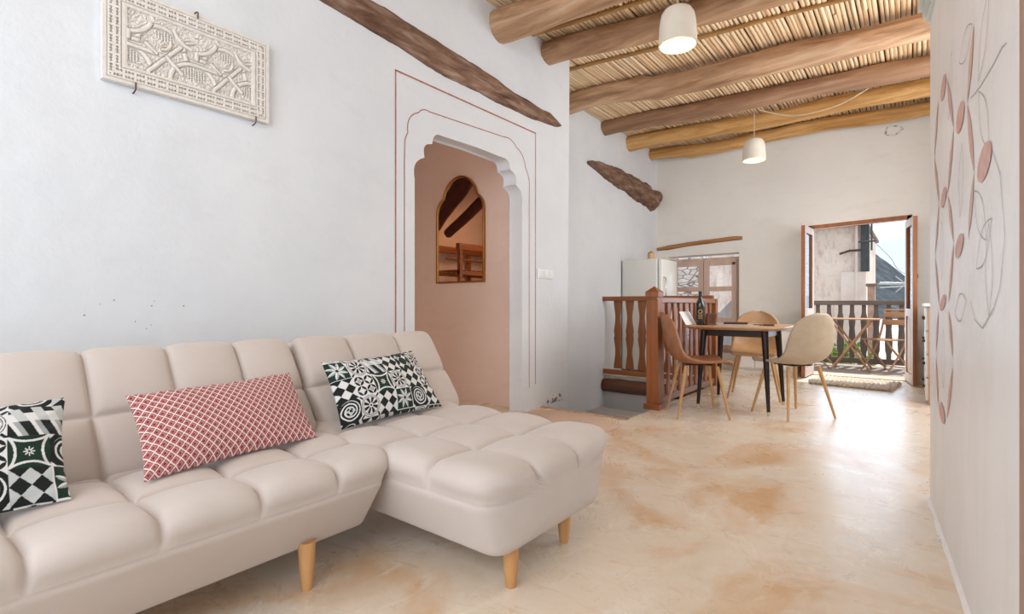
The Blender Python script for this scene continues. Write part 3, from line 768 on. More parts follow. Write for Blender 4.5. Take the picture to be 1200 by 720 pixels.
    k = np.array([1, 2, 1])/4.
    for ax in (0, 1):
        pad = np.pad(h, [(1, 1) if a == ax else (0, 0) for a in (0, 1)], mode='edge')
        h = k[0]*np.take(pad, range(0, h.shape[ax]), ax)+k[1]*np.take(pad, range(1, h.shape[ax]+1), ax)+k[2]*np.take(pad, range(2, h.shape[ax]+2), ax)
    D = .020+.015*h
    V = np.stack([D, U, W], -1).reshape(-1, 3); V2 = np.stack([np.full_like(D, .0), U, W], -1)
    idx = np.arange(nu*nv).reshape(nu, nv); F = np.stack([idx[:-1, :-1], idx[1:, :-1], idx[1:, 1:], idx[:-1, 1:]], -1).reshape(-1, 4).tolist()
    bd = list(idx[:, 0])+list(idx[-1, 1:])+list(idx[-2::-1, -1])+list(idx[0, -2:0:-1]); n0 = nu*nv; Vb = [(.003, float(U.flat[i]), float(W.flat[i])) for i in bd]
    for i in range(len(bd)):
        j = (i+1) % len(bd); F.append((int(bd[i]), int(bd[j]), n0+j, n0+i))
    F.append(tuple(n0+i for i in range(len(bd))))
    root = empty('carved_panel', (-2.70, .614, 1.889), 0, 'white carved plaster relief panel held by hooks on the left wall', 'wall panel')
    me = bpy.data.meshes.new('relief'); me.from_pydata(V.tolist()+Vb, [], F); me.update(); me.materials.append(M['carved']); o = link(bpy.data.objects.new('relief', me), root); fix(o)
    for y, z, sg in ((.115, 0, 1), (.63, 0, 1), (.36, .416, -1)):
        g = G(); g.tube([(-.0, y, z-.022*sg), (.026, y, z-.02*sg), (.040, y, z-.012*sg), (.040, y, z+.016*sg)], .003, 8); g.out('wall_hook', M['iron'], root, 60)
M['iron'] = simple('rusty_iron', '#4c3a30', .6, '#6d5140', 30, metal=.6)
carved_panel()

# ------------------------------------------------------------------ mirror and clothes rack in the passage
M['gold'] = simple('brushed_gold', '#b8874a', .3, metal=1.0)
m = N('mirror_glass'); m.color('#f2efe9'); m.set(Roughness=.02, Metallic=1.0); M['mirror'] = m.m
mir = empty('wall_mirror', (-3.555, 3.67, 1.155), 0, 'arched wall mirror in thin golden frame hanging on the pink passage wall', 'mirror')
w2 = .328
R_ = [(w2, 0), (w2, .70)] + arc((w2, .70), (.235, .86), .14, 8) + arc((.235, .86), (.0, 1.06), .17, 12)
Lm = [(-x, z) for x, z in R_][::-1]
outl = R_+[(0, 1.06)]+Lm
def inset(P, k): return [(x*(1-k/w2), .5+(z-.5)*(1-k/.53)) for x, z in P]
plate('mirror_frame', outl, [inset(outl, .016)], .028, Matrix(((1, 0, 0, 0), (0, 0, -1, -.028), (0, 1, 0, 0), (0, 0, 0, 1))), M['gold'], mir, .003)
plate('mirror_glass', inset(outl, .012), [], .006, Matrix(((1, 0, 0, 0), (0, 0, -1, -.014), (0, 1, 0, 0), (0, 0, 0, 1))), M['mirror'], mir)
M['rackwood'] = wood('reddish_rack_wood', '#7d4a2a', '#9c6238', '#b57a4c', 1, .5)
rk = empty('clothes_rack', (-5.75, .9, 0), 0, 'brown wooden open rack with slats, seen in the passage mirror', 'rack')
for y in (-.75, .0, .75):
    for x in (-.3, .22): G().box((x, y-.03, 0), (x+.06, y+.03, 1.86), .004).out('post', M['rackwood'], rk)
for x in (-.3, .22): G().box((x-.01, -.8, 1.78), (x+.07, .8, 1.88), .004).out('rail', M['rackwood'], rk)
for x in (-.3, .22): G().box((x, -.78, 1.40), (x+.05, .78, 1.46), .004).out('rail', M['rackwood'], rk)
for k in range(14): G().box((-.27, -.72+k*.107, 1.462), (.25, -.66+k*.107, 1.48), .003).out('slat', M['rackwood'], rk)
G().tube([(-.02, -.78, 1.66), (-.02, .78, 1.66)], .018, 10).out('hanging_rail', M['rackwood'], rk, 50)
V, F = log_geo((-6.12, 1.60, 2.22), (-3.4, 3.1, 2.86), .12, .12, 91, 30, 12, .02, .1, 2); o = fix(mk('ceiling_log', V, F, M['log_dark'], None, True)); tag(o, 'thick dark red ceiling log seen at the top of the passage mirror', 'ceiling beam', 'dark logs over the passage', 'thing')
V, F = log_geo((-5.6, 1.785, 2.03), (-3.3, 2.75, 2.66), .075, .08, 92, 30, 12, .02, .1, 2); o = fix(mk('ceiling_log', V, F, M['log_dark'], None, True)); tag(o, 'thinner slanting dark red log below the thick one in the passage mirror', 'ceiling beam', 'dark logs over the passage', 'thing')

# ------------------------------------------------------------------ switches
M['plastic'] = simple('white_plastic', '#e9ebec', .3)
sw = empty('light_switch', (-2.70, 3.90, 1.22), 0, 'white three gang light switch plate on the pier right of the doorway', 'switch')
G().box((0, -.125, -.042), (.010, .125, .042), .004).out('switch_plate', M['plastic'], sw, 50)
for k in (-1, 0, 1):
    G().box((.008, k*.075-.026, -.028), (.016, k*.075+.026, .028), .003, 2, Matrix.Rotation(.06, 4, 'Y')).out('rocker', M['plastic'], sw, 50)
M['black'] = simple('black_plastic', '#17181a', .4)

# ------------------------------------------------------------------ pendant lamps
M['shade'] = simple('cream_ceramic_shade', '#e6e1d5', .55, '#dcd6c8', 6)
M['shade_in'] = simple('white_shade_inside', '#f0dcae', .6)
M['bulb'] = emit('warm_bulb', '#ffe2a8', 6)
M['cord'] = simple('beige_cloth_cord', '#c9b393', .9, '#b7a081', 60)
def lamp(loc, top, label):
    root = empty('pendant_lamp', loc, 0, label, 'lamp', 'hanging ceramic lamps')
    R = .124; H = .25
    prof = [(R, 0), (R*.985, .06), (R*.95, .13), (R*.915, .17), (R*.85, .205), (R*.72, .232), (R*.5, .247), (R*.2, .252), (.014, .253)]
    G().lathe(prof+[(.0, .253)], n=40, cap=False).out('lamp_shade', M['shade'], root, 50, False)
    pin = [(R-.008, 0.0), (R*.92, .06), (R*.885, .13), (R*.8, .19), (R*.6, .225), (.0, .238)]
    G().lathe(pin, n=40, cap=False).out('shade_lining', M['shade_in'], root, 50)
    G().lathe([(R, 0), (R-.008, 0)], n=40, cap=False).out('shade_rim', M['shade'], root)
    G().lathe([(.0, .05), (.012, .055), (.02, .075), (.021, .10), (.016, .13), (.015, .24)], n=16).out('bulb', M['bulb'], root, 60)
    G().tube([(0, 0, .25), (0, 0, .28), (.0, 0, top-loc[2])], [.012, .006, .006], 8).out('cord', M['cord'], root, 60)
    l = bpy.data.lights.new('bulb_light', 'POINT'); l.energy = 2.2; l.color = (1, .78, .48); l.shadow_soft_size = .03
    lo = bpy.data.objects.new('bulb_light', l); COL.objects.link(lo); lo.location = Vector(loc)+Vector((0, 0, .03))
lamp((-1.252, 3.36, 2.665), 3.115, 'larger looking cream pendant lamp near the top of the photo')
lamp((-1.475, 6.36, 2.60), 3.17, 'smaller looking cream pendant lamp in front of the back wall')
cable = G(); cable.tube(smoothpath([(-1.44, 6.38, 3.19), (-1.33, 6.42, 3.14), (-1.13, 6.47, 3.07), (-.9, 6.5, 3.06), (-.65, 6.52, 3.10), (-.42, 6.5, 3.19), (-.33, 6.48, 3.25), (-.15, 6.5, 3.22), (.0, 6.52, 3.2), (.18, 6.54, 3.27)], 6), .009, 8)
tag(cable.out('lamp_cable', M['cord'], None, 60), 'beige cable looping from the far lamp along the ceiling logs', 'cable')

# ------------------------------------------------------------------ stair railing
M['railwood'] = wood('varnished_chestnut', '#7a4420', '#96582c', '#aa6c3c', 2, .32, 16, .1, .5)
M['railwoodh'] = wood('varnished_chestnut_rail', '#7a4a2a', '#96623a', '#a9784f', 1, .28, 16, .1, .5)
rl = empty('stair_railing', (-1.86, 4.42, 0), 0, 'brown wooden stair railing with wavy balusters and capped newel post', 'railing')
g = G().box((-.055, -.055, 0), (.055, .055, .985), .004); g.box((-.075, -.075, 0), (.075, .075, .05), .004); g.box((-.045, -.045, .98), (.045, .045, 1.01))
g.box((-.062, -.062, 1.005), (.062, .062, 1.055), .005); g.add([(-.062, -.062, 1.053), (.062, -.062, 1.053), (.062, .062, 1.053), (-.062, .062, 1.053), (0, 0, 1.105)], [(0, 1, 4), (1, 2, 4), (2, 3, 4), (3, 0, 4), (3, 2, 1, 0)])
g.out('newel_post', M['railwood'], rl)
EY = 1.70
G().box((-.035, .05, .955), (.035, EY+.04, 1.005), .006).out('handrail', M['railwoodh'], rl)
G().box((-.025, .05, .035), (.025, EY, .09), .004).out('bottom_rail', M['railwoodh'], rl)
XE = -1.42
M['railx'] = wood('varnished_chestnut_crossrail', '#7a4420', '#96582c', '#aa6c3c', 0, .32, 16, .1, .5)
G().box((XE, EY-.035, .985), (0, EY+.035, 1.045), .006).out('handrail', M['railx'], rl)
G().box((XE, EY-.025, .02), (0, EY+.025, .085), .004).out('bottom_rail', M['railx'], rl)
G().box((-.04, EY-.04, 0), (.04, EY+.04, 1.0), .004).out('end_post', M['railwood'], rl)
def baluster(along, w=.054, z0=.08, z1=.965, t=.022):
    """outline of a flat wavy board, width along 'along'"""
    prof = []
    for i in range(41):
        s = i/40; z = z0+(z1-z0)*s
        k = .80+.20*math.cos(2*PI*s*2)
        q = abs(s-.5)
        if q < .035: k = .86
        elif q < .06: k = .98
        prof.append((w*k, z))
    P = [(a, z) for a, z in prof]+[(-a, z) for a, z in prof[::-1]]
    g = G()
    if along == 'x': g.prism([(a, -t/2, z) for a, z in P], None, (0, t, 0))
    else: g.prism([(-t/2, a, z) for a, z in P], None, (t, 0, 0))
    return g
b0 = baluster('x').out('baluster', M['railwood'], rl); b0.location = (-.205, EY, .02)
for k in range(1, 7):
    c = b0.copy(); COL.objects.link(c); c.location = (-.205-.1685*k, EY, .02)
b0 = baluster('y', .040).out('baluster', M['railwood'], rl); b0.location = (0, .17, 0)
for k in range(1, 10):
    c = b0.copy(); COL.objects.link(c); c.location = (0, .17+.155*k, 0)
# log nosing at the far edge of the opening
V, F = log_geo((-3.28, HY1-.0, -.125), (HX1, HY1-.0, -.125), .085, .085, 55, 24, 14, .008, .08, 1)
M['nosing'] = wood('worn_log_nosing', '#4f3222', '#6e4a33', '#8a6650', 0, .7, 16, .4)
tag(fix(mk('stair_edge_log', V, F, M['nosing'], None, True)), 'dark worn log forming the edge of the landing below the railing', 'log', None, 'thing')
# chipped plaster at the pier foot
M['rubble'] = simple('broken_plaster_stone', '#dcdad6', .9, '#57514c', 22, bump=.6, lo=.5, hi=.62)
V = []; F = []; K = 18
for i in range(K+1):
    for j in range(8):
        s = i/K; t = j/7; y = 3.93+s*.36; z = .012+.10*t*math.sin(PI*min(1, s*1.15+.1))**.6; V.append((-2.700+.012*math.sin(PI*s)*math.sin(PI*t)*(1+1.3*noise.noise((y*30, z*40, 0)))+.001, y, z))
for i in range(K):
    for j in range(7): F.append((i*8+j, i*8+j+1, i*8+j+9, i*8+j+8))
mk('broken_patch', V, F, M['rubble'], bpy.data.objects['wall_pier'])

# ------------------------------------------------------------------ rugs
m = N('jute_weave'); v = m.coords()
wv = m.node('ShaderNodeTexWave', wave_type='RINGS', rings_direction='Z'); wv.inputs['Scale'].default_value = 18; wv.inputs['Distortion'].default_value = .6; m.link(v, wv.inputs['Vector'])
m.color(m.mix(m.noise(v, 60, 3), m.ramp(wv.outputs['Fac'], [(.2, '#c4a792'), (.7, '#e0c8b4')]), '#d3b6a1')); m.bump(wv.outputs['Fac'], .6, .006); m.set(Roughness=.95)
M['jute'] = m.m
n = 48; V = []
ra, rb = .44, .315; C0 = (-2.22, 3.475)
g = G(); ring = []
for (k, z) in ((1.0, .001), (1.01, .006), (.985, .011), (.0, .011)):
    for i in range(n):
        a = 2*PI*i/n; ca, sa = math.cos(a), math.sin(a); ex = .72
        x = ra*k*math.copysign(abs(ca)**ex, ca); y = rb*k*math.copysign(abs(sa)**ex, sa); V.append((x, y, z))
F = []
for q in range(3):
    for i in range(n): F.append((q*n+i, q*n+(i+1) % n, (q+1)*n+(i+1) % n, (q+1)*n+i))
o = fix(mk('jute_rug', V, F, M['jute'], None, True)); o.location = (C0[0], C0[1], 0); tag(o, 'small rounded beige jute rug at the edge of the stair opening', 'rug')
# braided door mat
m = N('cream_braid'); v = m.coords(); m.color(m.ramp(m.noise(v, 70, 4), [(.3, '#b9aa98'), (.7, '#ded4c6')])); m.bump(m.noise(v, 120, 3), .8, .006); m.set(Roughness=.95); M['braid'] = m.m
mat = empty('door_mat', (-.58, 7.18, 0), math.radians(-7), 'cream braided mat lying inside the open balcony door', 'mat')
for k in range(7):
    y = -.27+k*.088; g = G(); pts = []; rr = []
    for i in range(85):
        x = -.40+.80*i/84; pts.append((x, y+.006*math.sin(i*1.1+k), .026)); rr.append(.030+.008*math.sin(i*1.35+k*1.7))
    g.tube(pts, rr, 10, True, .75); g.out('braid', M['braid'], mat, 70)

# ------------------------------------------------------------------ dining table and chairs
M['tabletop'] = wood('oak_table_top', '#b98c62', '#cfa47a', '#dcb994', 0, .3, 12, .05, .5)
M['darkleg'] = wood('dark_espresso_leg', '#1d100b', '#2c1810', '#3b2318', 2, .3, 14, .05)
M['brass'] = simple('pale_leg_tip', '#c9b18c', .4)
tb = empty('dining_table', (-1.28, 5.04, 0), 0, 'square oak topped dining table with dark splayed legs', 'table')
def rrect(a, r, z, n=8):
    P = []
    for k, (sx, sy) in enumerate(((1, 1), (-1, 1), (-1, -1), (1, -1))):
        for i in range(n+1):
            t = PI/2*(k+i/n); P.append((sx*(a-r)+r*math.cos(t), sy*(a-r)+r*math.sin(t), z))
    return P
loops = [rrect(.36, .07, .715), rrect(.415, .11, .733), rrect(.425, .12, .739), rrect(.425, .12, .747), rrect(.422, .118, .75)]
V = [p for l in loops for p in l]; n = len(loops[0]); F = [tuple(range(n-1, -1, -1)), tuple((len(loops)-1)*n+i for i in range(n))]
for q in range(len(loops)-1):
    for i in range(n): F.append((q*n+i, q*n+(i+1) % n, (q+1)*n+(i+1) % n, (q+1)*n+i))
autosm(fix(mk('table_top', V, F, M['tabletop'], tb)), 35)
for s in (-1, 1):
    G().box((-.24, s*.25-.012, .655), (.24, s*.25+.012, .716)).out('apron', M['darkleg'], tb)
    G().box((s*.25-.012, -.24, .655), (s*.25+.012, .24, .716)).out('apron', M['darkleg'], tb)
for sx in (-1, 1):
    for sy in (-1, 1):
        o = G().tube([(sx*.295, sy*.305, .03), (sx*.255, sy*.26, .715)], [.014, .03], 14).out('leg', M['darkleg'], tb, 60)
        G().tube([(sx*.297, sy*.307, .0), (sx*.295, sy*.305, .03)], [.013, .0142], 14).out('foot_tip', M['brass'], o, 60)
M['leather'] = simple('tan_leather', '#96623f', .38, '#a8734d', 14, bump=.06, bs=90)
M['beige_leather'] = simple('beige_leather', '#b3a189', .45, '#bdac95', 10, bump=.06, bs=90)
M['camel_leather'] = simple('camel_leather', '#b28b63', .40, '#bf9a72', 10, bump=.06, bs=90)
M['chairleg'] = wood('light_wood_leg', '#b58857', '#c99e6c', '#d4ae80', 2, .4, 14, .05)
def shell_mesh(mat):
    prof = [(.232, .436), (.222, .450), (.18, .457), (.10, .452), (.0, .445), (-.09, .446), (-.15, .460), (-.195, .493), (-.225, .545), (-.248, .62), (-.268, .70), (-.283, .78), (-.292, .83), (-.298, .868)]
    P = resample3(smoothpath([(0, a, b) for a, b in prof], 8), 56); k = len(P); NU = 22; V = []; F = []
    for i, p in enumerate(P):
        s = i/(k-1)
        w = .222+.012*math.sin(PI*min(1, s/.8))
        if s < .10: w *= .80+.20*(1-(1-s/.10)**2.5)**.5
        if s > .68: w *= max(.02, 1-((s-.68)/.32)**2.6)**.5
        t = (P[min(i+1, k-1)]-P[max(i-1, 0)]).normalized(); nrm = Vector((0, t.z, -t.y))
        dish = .02+.04*min(1, max(0, (s-.25)/.25)); dish *= min(1, w/.2)
        for j in range(NU+1):
            u = j/NU*2-1; V.append(p+Vector((w*u, 0, 0))+nrm*dish*abs(u)**2.2)
    for i in range(k-1):
        for j in range(NU): F.append((i*(NU+1)+j, i*(NU+1)+j+1, (i+1)*(NU+1)+j+1, (i+1)*(NU+1)+j))
    return V, F
def resample3(P, n):
    L = [0]
    for i in range(len(P)-1): L.append(L[-1]+(P[i+1]-P[i]).length)
    R = []; j = 0
    for i in range(n):
        d = L[-1]*i/(n-1)
        while j < len(P)-2 and L[j+1] < d: j += 1
        R.append(P[j].lerp(P[j+1], min(1, (d-L[j])/max(L[j+1]-L[j], 1e-9))))
    return R
def chair(loc, face, mat, label):
    root = empty('dining_chair', loc, math.atan2(face[1], face[0])-PI/2, label, 'chair', 'shell chairs round the dining table')
    V, F = shell_mesh(mat); o = mk('seat_shell', V, F, mat, root, True); fix(o)
    md = o.modifiers.new('thickness', 'SOLIDIFY'); md.thickness = .020; md.offset = 0
    G().box((-.10, -.11, .426), (.10, .11, .438), .005).out('seat_plate', M['black'], root)
    for sx in (-1, 1):
        for y0, y1 in ((.13, .205), (-.12, -.205)):
            G().tube([(sx*.235, y1, 0), (sx*.15, y0, .425)], [.0095, .0165], 12).out('leg', M['chairleg'], root, 60)
    return root
chair((-1.487, 4.44, 0), (.85, .52), M['leather'], 'tan leather shell chair nearest the stair railing')
chair((-.835, 4.90, 0), (-.80, .60), M['beige_leather'], 'beige shell chair at the right of the table, its back to the viewer')
chair((-1.29, 5.60, 0), (.15, -.99), M['camel_leather'], 'camel shell chair behind the table facing the viewer')
# things on the table
M['bottle'] = simple('dark_green_bottle_glass', '#10150f', .08, spec=.8)
M['label'] = simple('black_bottle_label', '#1f1d1a', .6); M['goldp'] = simple('gold_print', '#b59a5a', .5); M['capsule'] = simple('black_foil', '#141414', .35)
bt = empty('wine_bottle', (-1.572, 4.79, .75), 0, 'dark wine bottle with a round gold emblem standing on the table', 'bottle')
G().lathe([(.0, .0), (.034, .0), (.037, .006), (.037, .19), (.033, .215), (.018, .245), (.0145, .262), (.0145, .31), (.0, .31)], n=28).out('bottle_body', M['bottle'], bt, 50)
G().lathe([(.0153, .25), (.0153, .312), (.0, .313)], n=20).out('bottle_capsule', M['capsule'], bt, 50)
G().lathe([(.0374, .045), (.0374, .165)], n=28, cap=False).out('bottle_label', M['label'], bt, 50)
dirc = math.atan2(-4.8, 1.545)
g = G(); V = []; F = []
def onlabel(a, z, r=.0378): return (r*math.cos(dirc+a), r*math.sin(dirc+a), z)
for k in range(24): V += [onlabel(.020/.0378*math.cos(2*PI*k/24), .125+.020*math.sin(2*PI*k/24)), onlabel(.013/.0378*math.cos(2*PI*k/24), .125+.013*math.sin(2*PI*k/24))]
for k in range(24): F.append((2*k, 2*((k+1) % 24), 2*((k+1) % 24)+1, 2*k+1))
mk('label_emblem', V, F, M['goldp'], bt)
for z in (.06, .075, .09):
    V = []; 
    for k in range(9): a = -.55+1.1*k/8; V += [onlabel(a, z), onlabel(a, z+.006)]
    mk('label_line', V, [(2*k, 2*k+2, 2*k+3, 2*k+1) for k in range(8)], M['goldp'], bt)
M['paper'] = simple('white_paper', '#e4e6e8', .7); M['darkwood'] = wood('dark_brown_wood', '#4a2a1a', '#5f3723', '#74482f', 2, .5); M['redbrown'] = simple('red_brown_leather', '#6a3526', .6)
mc = empty('menu_card', (-1.635, 4.72, .75), math.radians(83), 'white card leaning on a dark wooden stand beside the wine bottle', 'card')
mt = Matrix.Translation((0, 0, .004)) @ Matrix.Shear('XZ', 4, (-.0, 0)) @ Matrix.Rotation(-.50, 4, 'X')
G().box((-.10, -.0015, 0), (.10, .0015, .135), 0, 2, mt).out('card_sheet', M['paper'], mc)
st = empty('wooden_stand', (-1.495, 4.83, .75), math.radians(-38), 'small dark wooden slab standing just right of the wine bottle', 'stand')
G().box((-.012, -.05, 0), (.012, .05, .11), .005, 2, Matrix.Rotation(.16, 4, 'Y')).out('upright', M['darkwood'], st); G().box((-.03, -.05, 0), (.03, .05, .012), .003).out('foot', M['darkwood'], st)
def flat(name, c, sx, sy, h, rz, mat, lab, cat):
    o = G().box((-sx/2, -sy/2, 0), (sx/2, sy/2, h), min(h*.3, .004)).out(name, mat); o.location = (c[0], c[1], .7505); o.rotation_euler.z = rz; return tag(o, lab, cat)
M['placemat'] = simple('grey_paper', '#b9b6b4', .6)
flat('notebook', (-1.38, 5.24, 0), .21, .15, .018, .2, M['darkwood'], 'closed dark brown book at the far side of the table', 'book')
flat('paper_sheet', (-1.28, 4.92, 0), .30, .21, .002, -.15, M['placemat'], 'pale grey sheet of paper lying flat in the middle of the table', 'paper')
flat('leather_case', (-1.03, 4.95, 0), .085, .05, .016, .4, M['redbrown'], 'small red brown case lying right of the grey paper sheet', 'case')
flat('pen', (-1.10, 5.02, 0), .14, .012, .010, .25, M['darkwood'], 'thin dark pen lying next to the small red brown case', 'pen')

# ------------------------------------------------------------------ kitchen side
M['enamel'] = simple('white_enamel', '#dfe0da', .28); M['enamel2'] = simple('glossy_white_door', '#e9ebe8', .12); M['chrome'] = simple('chrome', '#c9cbcc', .2, metal=1.0)
fr = empty('fridge', (-2.985, 6.90, 0), 0, 'white single door fridge standing in the back left corner', 'fridge')
G().box((-.28, -.28, .03), (.24, .28, 1.565), .02, 3).out('body', M['enamel'], fr, 40)
d = G().box((.248, -.278, .06), (.305, .278, 1.555), .018, 3).out('door', M['enamel2'], fr, 40)
G().tube([(.305, -.22, 1.0), (.335, -.22, 1.01), (.335, -.22, 1.30), (.305, -.22, 1.31)], .009, 8).out('handle', M['chrome'], d, 60)
for x in (-.22, .2):
    for y in (-.2, .2): G().tube([(x, y, 0), (x, y, .04)], .02, 10).out('foot', M['black'], fr)
M['palewood'] = wood('pale_wood_block', '#b89468', '#cfae84', '#dcc09a', 2, .6, 12, .1)
wb = empty('wooden_jar', (-2.90, 6.78, 1.566), 0, 'small pale wooden jar with dark lid on top of the fridge', 'jar')
G().lathe([(0, 0), (.048, 0), (.05, .01), (.05, .075), (.045, .085), (0, .085)], n=24).out('jar_body', M['palewood'], wb, 50)
G().lathe([(.042, .084), (.042, .10), (.012, .103), (.012, .12), (0, .122)], n=24).out('lid', M['oldlogx'], wb, 50)
# window
M['pinkwood'] = wood('pinkish_window_wood', '#c0a494', '#d0b6a7', '#dcc5b8', 2, .55, 14, .12)
M['glass'] = glass('clear_glass')
win = empty('window_1', (-2.57, 8.02, .25), 0, None, None); win['kind'] = 'structure'
def rectframe(x0, x1, z0, z1, w, y0, y1, name, mat, par, bev=.004):
    g = G(); g.box((x0, y0, z0), (x0+w, y1, z1), bev); g.box((x1-w, y0, z0), (x1, y1, z1), bev); g.box((x0+w-.002, y0, z0), (x1-w+.002, y1, z0+w), bev); g.box((x0+w-.002, y0, z1-w), (x1-w+.002, y1, z1), bev)
    return g.out(name, mat, par)
rectframe(-.53, .53, -.03, 1.40, .05, -.02, .08, 'window_frame', M['pinkwood'], win)
for sx in (-1, 1):
    x0, x1 = (-.485, -.004) if sx < 0 else (.004, .485)
    c = rectframe(x0, x1, .015, 1.355, .075, -.05, .0, 'casement', M['pinkwood'], win)
    for z in (.43, .89): G().box((x0+.07, -.048, z), (x1-.07, -.004, z+.07), .004).out('glazing_bar', M['pinkwood'], c)
    G().box((x0+.07, -.028, .08), (x1-.07, -.023, 1.29)).out('pane', M['glass'], c)
G().lathe([(0, 0), (.022, 0), (.022, .02), (0, .025)], n=16, mtx=Matrix.Translation((.445, -.05, 1.30)) @ Matrix.Rotation(PI/2, 4, 'X')).out('knob', M['iron'], win, 50)
# low cupboard under the back wall
M['white_paint'] = simple('white_painted_wood', '#e6e3dd', .4, '#eeebe6', 6)
lc = empty('low_cupboard', (-1.58, 7.70, 0), 0, 'low white cupboard against the back wall between window and balcony door', 'cupboard')
G().box((-.42, -.16, .05), (.36, .19, .60), .006).out('body', M['white_paint'], lc); G().box((-.43, -.185, .60), (.37, .19, .63), .006).out('cupboard_top', M['white_paint'], lc)
for k in range(3):
    d = G().box((-.412+k*.256, -.178, .07), (-.164+k*.256, -.158, .585), .004).out('door', M['white_paint'], lc)
    G().lathe([(0, 0), (.012, 0), (.014, .018), (0, .022)], n=12, mtx=Matrix.Translation((-.19+k*.256, -.178, .42)) @ Matrix.Rotation(PI/2, 4, 'X')).out('knob', M['chrome'], d, 50)
G().box((-.41, -.14, 0), (.35, .18, .055)).out('plinth', M['white_paint'], lc)
# drawer cabinet on the right, behind the partition
M['sidewood'] = wood('pinkish_beige_panel', '#b3917c', '#c4a48f', '#d0b3a0', 2, .55, 12, .1)
dc = empty('drawer_cabinet', (.06, 6.15, 0), 0, 'white cabinet of drawers with beige side behind the painted partition', 'cabinet')
G().box((.02, .0, .0), (.55, 1.12, .92), .004).out('body', M['sidewood'], dc); G().box((-.015, -.015, .92), (.56, 1.13, .95), .005).out('counter_top', M['white_paint'], dc)
for k in range(4):
    for j in range(2):
        d = G().box((0, .02+j*.55, .04+k*.22), (.022, .555+j*.55, .245+k*.22), .004).out('drawer', M['white_paint'], dc)
        G().lathe([(0, 0), (.012, 0), (.016, .02), (0, .026)], n=12, mtx=Matrix.Translation((0, .29+j*.55, .145+k*.22)) @ Matrix.Rotation(-PI/2, 4, 'Y')).out('knob', M['iron'], d, 50)

# ------------------------------------------------------------------ balcony door
M['doorwood'] = wood('chestnut_door_wood', '#8a5431', '#a56a42', '#b67c54', 2, .5, 14, .15)
M['doorpale'] = wood('weathered_pale_door', '#b9a99c', '#cdbfb3', '#dcd0c6', 2, .6, 14, .15)
dr = empty('door_1', (-.605, 7.93, 0), 0, None, None); dr['kind'] = 'structure'
hw = .555
g = G(); g.box((-hw, -.02, 0), (-hw+.05, .07, 2.0), .003); g.box((hw-.05, -.02, 0), (hw, .07, 2.03), .003)
g.prism([(-hw, -.02, 1.95), (hw, -.02, 1.985), (hw, -.02, 2.035), (-hw, -.02, 2.0)], None, (0, .09, 0))
g.out('door_frame', M['doorwood'], dr)
def doorleaf(hx, ang, sg):
    r = bpy.data.objects.new('door_leaf', None); COL.objects.link(r); r.parent = dr; r.location = (hx, -.02, 0); r.rotation_euler.z = ang
    W = .50
    # leaf spans +x from hinge; inside face +y/-y
    g = G(); Z0, Z1 = .015, 1.95
    g.box((0, -.02, Z0), (.075, .02, Z1), .003); g.box((W-.075, -.02, Z0), (W, .02, Z1), .003)
    for z, h in ((Z0, .11), (.80, .09), (Z1-.085, .085)): g.box((.07, -.02, z), (W-.07, .02, z+h), .003)
    o = g.out('leaf_frame', M['doorwood'], r)
    ys = -1 if sg > 0 else 1
    g = G(); yo = .0215*ys*-1
    a, b = sorted((yo*.98, yo*.98+.004*(1 if yo > 0 else -1)))
    g.box((.0, a, Z0), (.07, b, Z1)); g.box((W-.07, a, Z0), (W-.004, b, Z1))
    for z, h in ((Z0, .11), (.80, .09), (Z1-.085, .085)): g.box((.07, a, z), (W-.07, b, z+h))
    g.out('leaf_face', M['doorpale'], r)
    G().box((.07, -.008, Z0+.105), (W-.07, .008, .805)).out('leaf_panel', M['doorpale'], r)
    g = G()
    for q in range(3): g.box((.10+q*.11, -.014, .16), (.17+q*.11, .014, .77), .004)
    g.out('panel_board', M['doorpale'], r)
    G().box((.07, -.003, .885), (W-.07, .003, Z1-.08)).out('pane', M['glass'], r)
    return r
l1 = doorleaf(-hw+.045, math.radians(-93), 1)
l2 = doorleaf(hw-.045, math.radians(-81), -1)
g = G(); g.box((hw+.005, -.07, 1.22), (hw+.04, .0, 1.29), .01); g.box((hw+.02, -.10, 1.25), (hw+.06, -.06, 1.31), .012); g.out('wooden_latch', M['doorwood'], dr)

# ------------------------------------------------------------------ balcony
M['deck'] = simple('grey_balcony_concrete', '#8f857e', .8, '#a2968d', 6, bump=.2)
struct(G().box((-1.66, 8.15, -.2), (1.6, 9.75, -.015)).out('floor_balcony', M['deck']))
M['step'] = simple('stone_threshold', '#c3ae9a', .8, '#b09882', 7, bump=.3)
struct(G().box((DX0-.02, 7.86, -.05), (DX1+.02, 8.2, .012), .004).out('trim_4', M['step']))
M['greywood'] = wood('weathered_grey_wood', '#5d544f', '#70665f', '#857a72', 2, .75, 14, .3)
M['greywoodx'] = wood('weathered_grey_rail', '#5d544f', '#70665f', '#857a72', 0, .75, 14, .3)
br = empty('balcony_railing', (0, 9.45, 0), 0, 'weathered grey wooden balcony railing with flat shaped balusters', 'railing')
G().box((-1.6, -.05, .93), (1.7, .05, 1.0), .006).out('top_rail', M['greywoodx'], br); G().box((-1.6, -.03, .04), (1.7, .03, .12), .004).out('bottom_rail', M['greywoodx'], br)
P = []
for z, w in [(.11, .031), (.2, .031), (.24, .042), (.36, .047), (.48, .040), (.58, .034), (.66, .042), (.72, .045), (.78, .034), (.82, .027), (.93, .027)]: P.append((w, z))
Pl = [(a, -.012, z) for a, z in P]+[(-a, -.012, z) for a, z in P[::-1]]
b0 = G().prism(Pl, None, (0, .024, 0)).out('baluster', M['greywood'], br); b0.location = (-1.55, 0, 0)
for k in range(1, 21):
    c = b0.copy(); COL.objects.link(c); c.location = (-1.55+k*.152, 0, 0)
